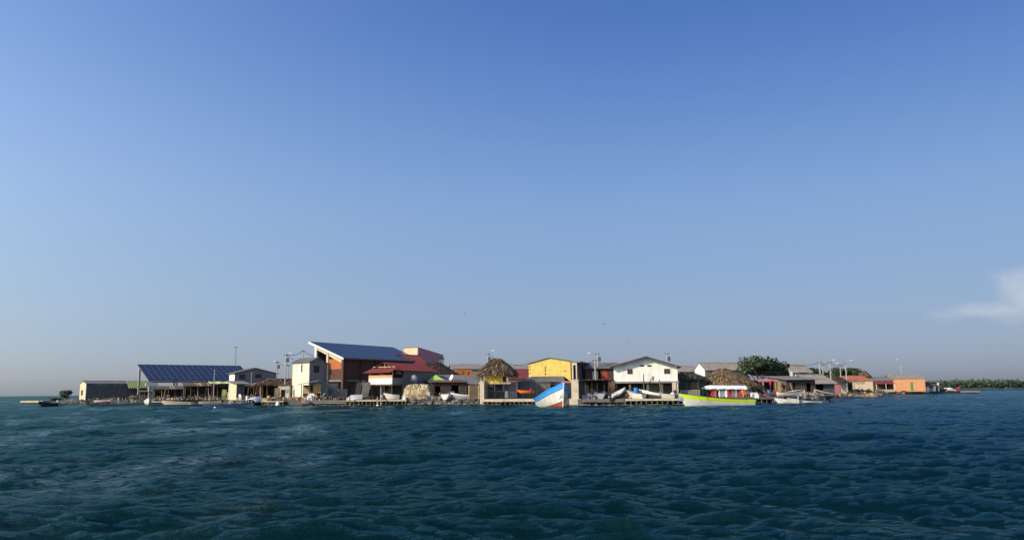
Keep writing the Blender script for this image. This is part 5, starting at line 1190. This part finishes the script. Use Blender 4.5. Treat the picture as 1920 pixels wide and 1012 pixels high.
pole('radio_mast', 'very tall thin mast in front of the grey gabled house', 440, 649, 716, 162, r=.05, m_='metal_dark', cat='mast')
pole('tarp_post', 'bare grey post standing above the yellow tarp', 401.5, 692, 716, 178, r=.09)
pole('shed_post', 'short grey post above the board shack', 471, 697, 718, 152, r=.06)
def cable(label, a, b, sag, r=.03, n=10):
    m = MB(); pts = []
    for i in range(n+1):
        t = i/n; p = a.lerp(b,t); p.z -= sag*4*t*(1-t); pts.append(p-a)
    m.tube(pts,r,5); o = m.build('power_cable', 'cable'); o.location = a; return tag(o, label, 'cable', 'overhead cables')
cable('cable sagging from the utility pole to the pole behind the tower', P1, P4, .5, .05)
cable('cable running from the utility pole down to the tower roof', P1, at(551,674,139), .1, .045)
cable('cable from the pole behind the tower to the solar hall', P4, at(592,668,146), .2, .05)
cable('thin cable between the two back poles left of the tower', P2, P3, .3)
cable('cable from the thin lamp pole to the gabled house', P2, at(517,700,166), .2, .02)
cable('long sagging cable from the thatched hut lamp to the yellow building', P5, at(993,681,137), 1.0, .04)
cable('cable from the yellow building to the short pole by the pergola', at(1083,679,133), P7, .3, .035)
cable('cable from the tree to the leftmost pole of the row', at(1478,683,150), P9, .5, .035)
cable('cable from the leftmost pole to the second lamp of the row', P9, P11, .5, .04)
cable('cable from the second lamp to the last lamp of the row', P11, P13, 1.0, .04)
cable('lower thin cable between the back poles of the row', P10, P12, .8, .025)

# ================================================================== trees
def leaf_crown(T, c, rx, ry, rz_, n, seed, sz=(.16,.36), lobes=9, mats=('leaf_a','leaf_b','leaf_c'), wts=(.45,.38,.17)):
    g = random.Random(seed); mb = MB(); L_ = []
    for _ in range(lobes):
        a = g.random()*6.283; e = g.uniform(-.5,1); k = g.uniform(.35,.75)
        L_.append((Vector((c[0]+math.cos(a)*rx*k,c[1]+math.sin(a)*ry*k,c[2]+e*rz_*.55)), g.uniform(.32,.55), g.random()))
    for _ in range(n):
        lc, lr, tone = g.choice(L_); d = Vector((g.gauss(0,1),g.gauss(0,1),g.gauss(0,1))).normalized(); q = lr*(g.random()**.35)
        p = lc+Vector((d.x*rx*q,d.y*ry*q,d.z*rz_*q)); s = g.uniform(*sz); u = Vector((g.uniform(-1,1),g.uniform(-1,1),g.uniform(-.8,.8))).normalized(); v = (d+Vector((g.uniform(-.6,.6),g.uniform(-.6,.6),g.uniform(-.2,.9)))).cross(u).normalized()
        x = g.random()*.7+tone*.3; mi = 0 if x < wts[0] else (1 if x < wts[0]+wts[1] else 2)
        mb.add([p-u*s,p+v*s*.5,p+u*s,p-v*s*.5],[(0,1,2,3)],mi)
    return mb.build('crown', list(mats), T)
def tree(name, label, px, py, Y, rx, rz_, n, seed, trunk_h, z0=ZG, cat='tree', group=None, **kw):
    p = at(px,py,Y); T = thing(name, label, cat, (p.x,Y,z0), 0, group); h = p.z-z0; g = random.Random(seed)
    m = MB(); m.tube([(0,0,0),(g.uniform(-.1,.1),0,h*.35),(g.uniform(-.2,.2),0,h*.75)],[.07*rx,.055*rx,.03*rx],8)
    m.build('trunk', 'bark', T)
    for i in range(5):
        a = i*1.256+g.random(); m = MB(); m.tube([(0,0,h*.35+i*.08*h),(math.cos(a)*rx*.3,math.sin(a)*rx*.3,h*.7),(math.cos(a)*rx*.6,math.sin(a)*rx*.6,h*.95)],[.035*rx,.025*rx,.01*rx],6); m.build('limb', 'bark', T)
    leaf_crown(T, (0,0,h), rx, rx*.9, rz_, n, seed, **kw); return T
tree('broadleaf_tree', 'broad dark green tree behind the palapa', 1421, 691, 141, 3.1, 2.3, 4600, 4, 2.0, lobes=18, sz=(.18,.4))
tree('broadleaf_tree', 'second dark green tree, right of the broad one', 1457, 696, 143, 2.3, 1.8, 3000, 5, 2.0, lobes=13)
tree('bush', 'round dark bush left of the stone house', 127.5, 739, 205, 1.7, 1.3, 900, 6, .5, cat='bush', lobes=9)
tree('shrub', 'low scrub between the far left jetty and the round bush', 112, 748, 204, 2.4, .7, 700, 7, .3, z0=.5, cat='shrub', lobes=10)
for i,(px_,py_,lab) in enumerate(((1527,700,'small tree rising behind the white balcony house'),(1557,702,'small tree behind the second lamp of the row'),(1571,701,'small tree between the lamps of the row'),(1583,699,'taller small tree left of the last lamp'),(1601,702,'small tree right of the last lamp'))):
    tree('small_tree', lab, px_, py_, 255, 2.6, 1.9, 1100, 20+i, 2, group='trees behind the lamp row', sz=(.3,.6))

# ================================================================== things lying about
def put(name, label, cat, px, Y, z=ZG, rz=0, group=None): return thing(name, label, cat, (gx(px,Y,z),Y,z), rz, group)
def drum(label, px, Y, m_, r=.3, h=.85, z=ZG, name='drum'):
    T = put(name, label, name, px, Y, z); m = MB(); m.lathe([(r*.9,0),(r,.04),(r,h*.32),(r*1.05,h*.34),(r,h*.36),(r,h*.65),(r*1.05,h*.67),(r,h*.69),(r,h-.04),(r*.9,h)],(0,0,0),12); b = m.build('body', m_, T, False)
    m = MB(); m.lathe([(r*.15,0),(r*.15,.04)],(r*.5,0,h),6); m.build('bung', 'plastic_black', b)
drum('blue drum standing in the white skiff before the white house', 1192.5, 109.7, 'plastic_blue', .3, .9, ZG+.6)
drum('tall blue barrel under the pink awning', 1442, 123.5, 'plastic_blue', .26, 1.0)
drum('yellow drum at the back of the timber landing', 504, 139.5, 'plank_yellow', .28, .8)
drum('white drum at the right end of the white house quay', 1262, 110.4, 'plastic_white', .28, .8)
drum('white bucket drum beside the porch planks', 588, 133.6, 'plastic_white', .24, .6)
drum('pale drum standing in the shadow of the balcony', 716, 133.8, 'hull_grey', .27, .8)
drum('white drum by the board shack door', 463, 144, 'plastic_white', .22, .8)
def buoy(label, px, Y, m_, r=.2):
    T = put('buoy', label, 'buoy', px, Y, 0, 0, 'small mooring buoys'); m = MB(); m.lathe([(.02,-r),(r*.7,-r*.7),(r,0),(r*.7,r*.7),(.03,r)],(0,0,.08),10); b = m.build('float', m_, T, True); m = MB(); m.tube([(0,0,r),(0,0,r+.15)],.025,5); m.build('eye', 'metal_dark', b)
buoy('red buoy floating in front of the shaded quay', 643, 122, 'cloth_red'); buoy('white buoy floating in front of the piled quay', 708, 121, 'plastic_white'); buoy('white buoy floating before the blue canoe', 403, 116, 'plastic_white', .17)
T = put('buoy', 'red ball buoy hanging by the orange canoe', 'buoy', 995.5, 124.6, ZG+1.1, 0); m = MB(); m.lathe([(.02,-.24),(.17,-.17),(.24,0),(.17,.17),(.03,.24)],(0,0,.1),10); m.build('float', 'cloth_red', T, True); m = MB(); m.tube([(0,0,.33),(0,0,.6)],.02,5); m.build('rope', 'pale_wood', T); m = MB(); m.tube([(0,.3,-1.1),(0,.3,.6),(0,0,.6)],.03,5); m.build('hook_pole', 'shade_dark_wood', T)
T = put('net_cone', 'white net bundle floating by the timber landing', 'bundle', 520.5, 135.6, 0); m = MB(); m.lathe([(.32,-.1),(.34,.2),(.22,.55),(.05,.75)],(0,0,0),9); m.build('sack', 'cloth_white', T); m = MB(); m.tube([(0,0,.7),(.1,0,1.0)],.03,5); m.build('rope', 'pale_wood', T)
def chair(label, px, Y, m_, rz=0, s=1.0, name='chair'):
    T = put(name, label, name, px, Y, ZG, rz)
    m = MB(); m.box(-.25*s,.25*s,-.25*s,.25*s,.42*s,.46*s); m.build('seat', m_, T)
    m = MB(); m.hexa([(-.25*s,.25*s,.5*s),(.25*s,.25*s,.5*s),(.25*s,.3*s,.5*s),(-.25*s,.3*s,.5*s),(-.22*s,.38*s,1.0*s),(.22*s,.38*s,1.0*s),(.22*s,.42*s,1.0*s),(-.22*s,.42*s,1.0*s)]); m.build('backrest', m_, T)
    for a in (-1,1):
        for b in (-1,1): m = MB(); m.tube([(a*.24*s,b*.24*s,0),(a*.22*s,b*.22*s,.42*s)],.025,5); m.build('leg', m_, T)
    for a in (-1,1): m = MB(); m.box(a*.27*s-.03,a*.27*s+.03,-.22*s,.3*s,.62*s,.66*s); m.build('armrest', m_, T)
chair('orange plastic chair at the right of the palapa', 1399, 119, 'plastic_orange', R(30))
chair('second orange chair nearer the big parasol stand', 1391, 119.6, 'plastic_orange', R(-20))
chair('white plastic chair by the small dark shed', 452, 146, 'plastic_white', R(160), 1.1)
def stack_box(name, label, px, Y, w, d, h, m_, z=ZG, rz=0, lid=None):
    T = put(name, label, 'box' if 'box' in name else 'crate', px, Y, z, rz); m = MB(); m.box(-w/2,w/2,-d/2,d/2,0,h); m.build('body', m_, T); m = MB(); m.box(-w/2-.02,w/2+.02,-d/2-.02,d/2+.02,h+.003,h+.06); m.build('lid', lid or m_, T)
stack_box('cool_box', 'white cool box on the porch below the tower', 585.5, 133.8, .8, .5, .55, 'plastic_white', ZG+.5)
stack_box('crate', 'wooden crate under the white cool box', 585.5, 133.8, .9, .6, .49, 'pale_wood')
stack_box('cool_box', 'beige box at the corner of the shaded quay', 570, 131.2, .7, .5, .45, 'cloth_pink', .5)
stack_box('crate', 'low wooden crate on the timber landing', 497, 138.8, .9, .6, .4, 'pale_wood', .75)
stack_box('cool_box', 'white box on the piled quay behind the tarp heap', 757, 131.6, .6, .45, .5, 'plastic_white')
stack_box('crate', 'dark crate beside the grey upturned boat', 690, 131.5, .7, .5, .5, 'shade_dark_wood')
stack_box('cool_box', 'pale box in the doorway shade under the white house', 1232, 111.4, .8, .5, .6, 'cream_wall')
stack_box('cool_box', 'white box beside the white launch motors on the palapa quay', 1414, 118.4, .9, .6, .6, 'plastic_white')
# step ladder
T = put('step_ladder', 'pale A-shaped step ladder standing on the porch', 'ladder', 580, 132.9)
for s in (-1,1):
    for b in (0,1): m = MB(); m.tube([(s*.35+b*.0,-.35 if b == 0 else .35,0),(s*.16,0,1.25)],.035,5); m.build('rail', 'white_paint', T)
for i in range(4): z = .25+i*.26; k = .35-.19*z/1.25; m = MB(); m.box(-k,k,-.35*(1-z/1.25)-.04,-.35*(1-z/1.25)+.04,z-.02,z+.02); m.build('step', 'white_paint', T)
# hung nets and cloths
def hung(name, label, px, yt, yb, Y, w, m_, seed, cat='net', folds=6):
    g = random.Random(seed); a = at(px,yt,Y); b = at(px,yb,Y); h = a.z-b.z; T = thing(name, label, cat, (a.x,Y,max(b.z,.3)), 0); m = MB(); n = folds*2; k = 6
    for i in range(n+1):
        for j in range(k+1):
            t = j/k; pin = .55+.45*math.sin(math.pi*min(1,t*.8+.2)); m.v.append(((i/n-.5)*w*pin+g.uniform(-.02,.02),.12*(1 if i%2 else -1)*(.4+t*.6),h*(1-t)))
    for i in range(n):
        for j in range(k): q = i*(k+1)+j; m.face((q,q+1,q+k+2,q+k+1))
    m.build('cloth', m_, T); m = MB(); m.tube([(-w*.6,0,h),(w*.6,0,h)],.035,5); m.build('bar', 'old_wood', T)
    for s in (-.55,.55): m = MB(); m.tube([(s*w,.05,ZG-T.location.z),(s*w,.05,h)],.04,5); m.build('post', 'old_wood', T)
hung('hung_net', 'pale net hung up to dry on the timber landing', 521, 727, 750, 138.4, 1.0, 'tarp_beige', 1)
hung('hung_cloth', 'white cloth hanging beside the pale hut door', 539, 723, 737, 141.5, .7, 'cloth_white', 2, 'cloth')
hung('hung_cloth', 'yellow-green cloth hanging at the end of the pole shed', 421, 730, 748, 174, 1.0, 'tarp_yellow', 3, 'cloth')
hung('hung_cloth', 'pink laundry hanging over the board shack', 489, 716, 722, 147.5, .8, 'cloth_pink', 4, 'laundry')
hung('hung_net', 'dark net hanging in the pole pergola', 1147, 716, 733, 113.2, .8, 'net_brown', 5)
f = F(424, 171, 10, 441); heap('net_pile', 'heap of brown nets right of the yellow-green cloth', 'net', f, 2, f.z(432,733), 'net_brown', 12, extra='tarp_beige')
f = F(240, 186, 20, 282); heap('driftwood_pile', 'dark pile of driftwood at the end of the stone house', 'driftwood', f, 2, f.z(260,739), 'shade_dark_wood', 13, extra='old_wood')
f = F(1440, 121, 4, 1470); heap('debris_bank', 'low bank of dark earth and debris by the rowing boat', 'debris', f, 2, .5, 'rock_dark', 14, extra='rock')
# red furled parasols
for px_, yt, yb, lab in ((1430,709,736,'faded red folded parasol left of the blue barrel'),(1443.5,708,736,'bright red folded parasol above the blue barrel'),(1383.5,712,726,'red furled flag on a pole over the white canopy')):
    p = at(px_,yt,121.5); T = thing('parasol' if px_ > 1400 else 'flag', lab, 'parasol' if px_ > 1400 else 'flag', (p.x,121.5,ZG)); h = p.z-ZG
    m = MB(); m.tube([(0,0,0),(0,0,h)],.03,5); m.build('pole', 'old_wood', T)
    m = MB(); n = 8
    for i,(r_,z_) in enumerate(((.03,h),(.08,h-.3),(.17,h-.8),(.1,h-1.1))):
        for j in range(n): t = 2*math.pi*j/n; m.v.append((r_*math.cos(t)*(1 if j%2 else .55),r_*math.sin(t)*(1 if j%2 else .55),z_))
    for i in range(3):
        for j in range(n): m.face((i*n+j,i*n+(j+1)%n,(i+1)*n+(j+1)%n,(i+1)*n+j))
    m.build('canvas', 'cloth_red' if px_ != 1430 else 'cloth_pink', T)
# white mooring piles in front of the piled quay
for px_,yt,Y,lab in ((707.3,743.5,128.6,'pale mooring pile standing proud of the piled quay'),(714,744,129.2,'second pale mooring pile right beside the first'),(655.3,741,129.3,'grey mooring pile at the left end of the piled quay')):
    h = at(px_,yt,Y).z; T = thing('mooring_pile', lab, 'pile', (gx(px_,Y,0),Y,-1.2), 0, 'mooring piles'); m = MB(); m.tube([(0,0,0),(.03,0,h+1.2)],.09,8); m.build('shaft', 'pale_wood' if px_ > 700 else 'old_wood', T); m = MB(); m.tube([(.02,0,h+.8),(.022,0,h+.95)],.12,8); m.build('rope_wrap', 'tarp_beige', T)
# loose planks and poles lying by the sheds
g = random.Random(77)
LB_ = ['grey plank lying at the foot of the stone house','pale plank leaning on the driftwood pile','crooked pole leaning on the driftwood shed','pale pole leaning at the pole shed','dark pole lying by the small dark shed','long pole propped against the straw shack','plank on the shore rocks below the rusty shed','stick standing in the rocks by the skiff','tall pale pole behind the red-rimmed boat','leaning pale pole left of the red-rimmed boat','dark stick standing at the far jetty','pole propped under the balcony']
PL_ = [(248,183,745,742,.6),(262,182,746,738,-.9),(305,178,757,728,.4),(393,172,752,727,-.5),(455,146,752,748,1.5),(478,146,750,722,.2),(823,127.8,750,741,.5),(881,123.4,752,742,-.4),(1487,122,734,717,-.25),(1471,122.5,735,722,-.5),(1776,258,738,731,-.3),(669,134.2,747,713,1.0)]
for lab,(px_,Y,yb,yt,dx) in zip(LB_,PL_):
    a = at(px_,yb,Y); b = at(px_,yt,Y); z0 = max(a.z,.6); T = thing('loose_pole', lab, 'pole', (a.x,Y,z0)); m = MB(); hh = max(.3,b.z-z0); stick(m,(0,0,0),(dx,.25,hh),.06,g,6); m.build('shaft', g.choice(('pale_wood','old_wood')), T); m = MB(); m.tube([(dx*.5,.125,hh*.5-.05),(dx*.52,.13,hh*.5+.05)],.08,6); m.build('lashing', 'tarp_beige', T)

# tangles of driftwood, offcuts, nets and buckets that nobody could count
def tangle(label, pts, n, seed, mats=('old_wood','shade_dark_wood','shade_dark_wood','net_brown','pale_wood','hull_grey','tarp_beige'), depth=2.5, hmax=.9, z0=ZG):
    g = random.Random(seed); mb = MB(); P = [Vector((gx(p,y,.8),y,z0)) for p,y in pts]; O = P[0].copy()
    for _ in range(n):
        k = g.random()*(len(P)-1); i = min(int(k),len(P)-2); c = P[i].lerp(P[i+1],k-i)-O; c.y += g.random()*depth; q = g.randrange(len(mats)); t = g.random()
        if t < .45:
            a = g.uniform(0,6.28); e = g.uniform(0,.9); l = g.uniform(.4,1.7); d = Vector((math.cos(a)*math.cos(e),math.sin(a)*math.cos(e),math.sin(e)))*l; mb.tube([c+Vector((0,0,.03)),c+d*.5+Vector((0,0,g.uniform(0,.1))),c+d],g.uniform(.02,.05),4,q)
        elif t < .75:
            s = [g.uniform(.1,.35) for _ in range(3)]; r = g.random()*3; pts8 = []
            for z in (0,1):
                for x,y in ((-1,-1),(1,-1),(1,1),(-1,1)): x2 = x*s[0]*g.uniform(.8,1.1); y2 = y*s[1]*g.uniform(.8,1.1); pts8.append(c+Vector((x2*math.cos(r)-y2*math.sin(r),x2*math.sin(r)+y2*math.cos(r),z*s[2]*2*g.uniform(.7,1.1)*hmax)))
            mb.hexa(pts8,q)
        else:
            r = g.uniform(.12,.3); mb.lathe([(r,0),(r*1.1,r*.7),(r*.6,r*1.4),(.02,r*1.6)],c,7,q)
    o = mb.build('shore_clutter', list(mats)); o.location = O; return tag(o, label, 'clutter', kind='stuff')
tangle('tangle of driftwood and nets in front of the pole sheds', [(286,179),(350,176),(425,172)], 272, 1)
tangle('nets, boards and buckets around the straw shack', [(440,148),(470,144.5),(560,137)], 240, 2, depth=3.5)
tangle('boxes and odds and ends on the porch below the tower', [(563,133.4),(600,133)], 96, 3, mats=('plastic_white','plank_yellow','shade_dark_wood','cloth_red','old_wood','tarp_beige'), depth=1.6, hmax=1.2)
tangle('dark lumber stacked along the shaded quay', [(605,133),(650,132),(700,131.6)], 144, 4, mats=('shade_dark_wood','shade_dark_wood','shade_dark_concrete','old_wood'), depth=2.5)
tangle('boards and nets among the beached skiffs', [(800,131),(850,129.5),(900,126)], 176, 5)
tangle('gear heaped under the pole pergola', [(1097,112),(1150,111.5)], 144, 6, mats=('shade_dark_wood','shade_dark_wood','hull_blue','hull_grey','net_brown'), depth=2.6, hmax=1.3)
tangle('nets, engine parts and cans along the white house quay', [(1150,110.6),(1290,109.8)], 272, 7, mats=('shade_dark_wood','hull_dark','hull_grey','net_brown','pale_wood','hull_dark'), depth=2.4, hmax=1.1)
tangle('clutter behind the lime boat under the palapa', [(1325,119),(1420,119.5),(1470,121)], 208, 8, mats=('shade_dark_wood','hull_dark','old_wood','net_brown','cloth_red','hull_grey'), depth=3)
tangle('broken boats and poles in front of the brown shed', [(1470,122.5),(1545,125)], 176, 9)
tangle('dark boards and wreckage behind the ochre stones', [(1560,180),(1640,186)], 208, 10, mats=('shade_dark_wood','hull_dark','old_wood'), hmax=1.6)
tangle('rubble along the shore by the orange building', [(1642,232),(1676,249)], 128, 11, mats=('rock','rock_dark','old_wood'))
tangle('rubbish along the wall of the stone house', [(150,190),(270,185)], 144, 12, mats=('rock_dark','shade_dark_wood','rock','old_wood'))

# ================================================================== birds
for px_,py_,Y,lab,s in ((871,588,160,'dark seabird gliding high over the red roofs',.55),(1133,607,150,'dark seabird gliding above the tall street lamp',.55),(1179,641,170,'small dark seabird just above the white house roof',.4)):
    p = at(px_,py_,Y); T = thing('seabird', lab, 'bird', p, R(20), 'seabirds in the sky'); m = MB()
    m.tube([(-.25*s,0,0),(0,0,.03*s),(.3*s,0,.02*s),(.45*s,0,-.02*s)],[.02,.09*s,.07*s,.01],6); b = m.build('body', 'bird_black', T)
    for sg in (1,-1): m = MB(); m.add([(-.1*s,0,.03*s),(.14*s,0,.03*s),(.1*s,sg*.55*s,.2*s),(-.06*s,sg*.5*s,.2*s),(-.05*s,sg*1.1*s,.1*s)],[(0,1,2,3),(3,2,4)]); m.v += [(v[0],v[1],v[2]-.015) for v in m.v]; m.face((8,7,6,5)); m.face((9,7,8)); m.build('wing', 'bird_black', T)
for px_,lab in ((1737,'left of two dark floats on the water below the far jetty'),(1748.5,'right of two dark floats on the water below the far jetty')):
    T = put('float', lab, 'float', px_, 150, 0, 0, 'dark floats by the far jetty'); m = MB(); m.lathe([(.05,-.2),(.2,-.1),(.22,.1),(.1,.3)],(0,0,0),8); m.build('body', 'plastic_black', T); m = MB(); m.tube([(0,0,.28),(.03,0,.5)],.03,5); m.build('stem', 'plastic_black', T)
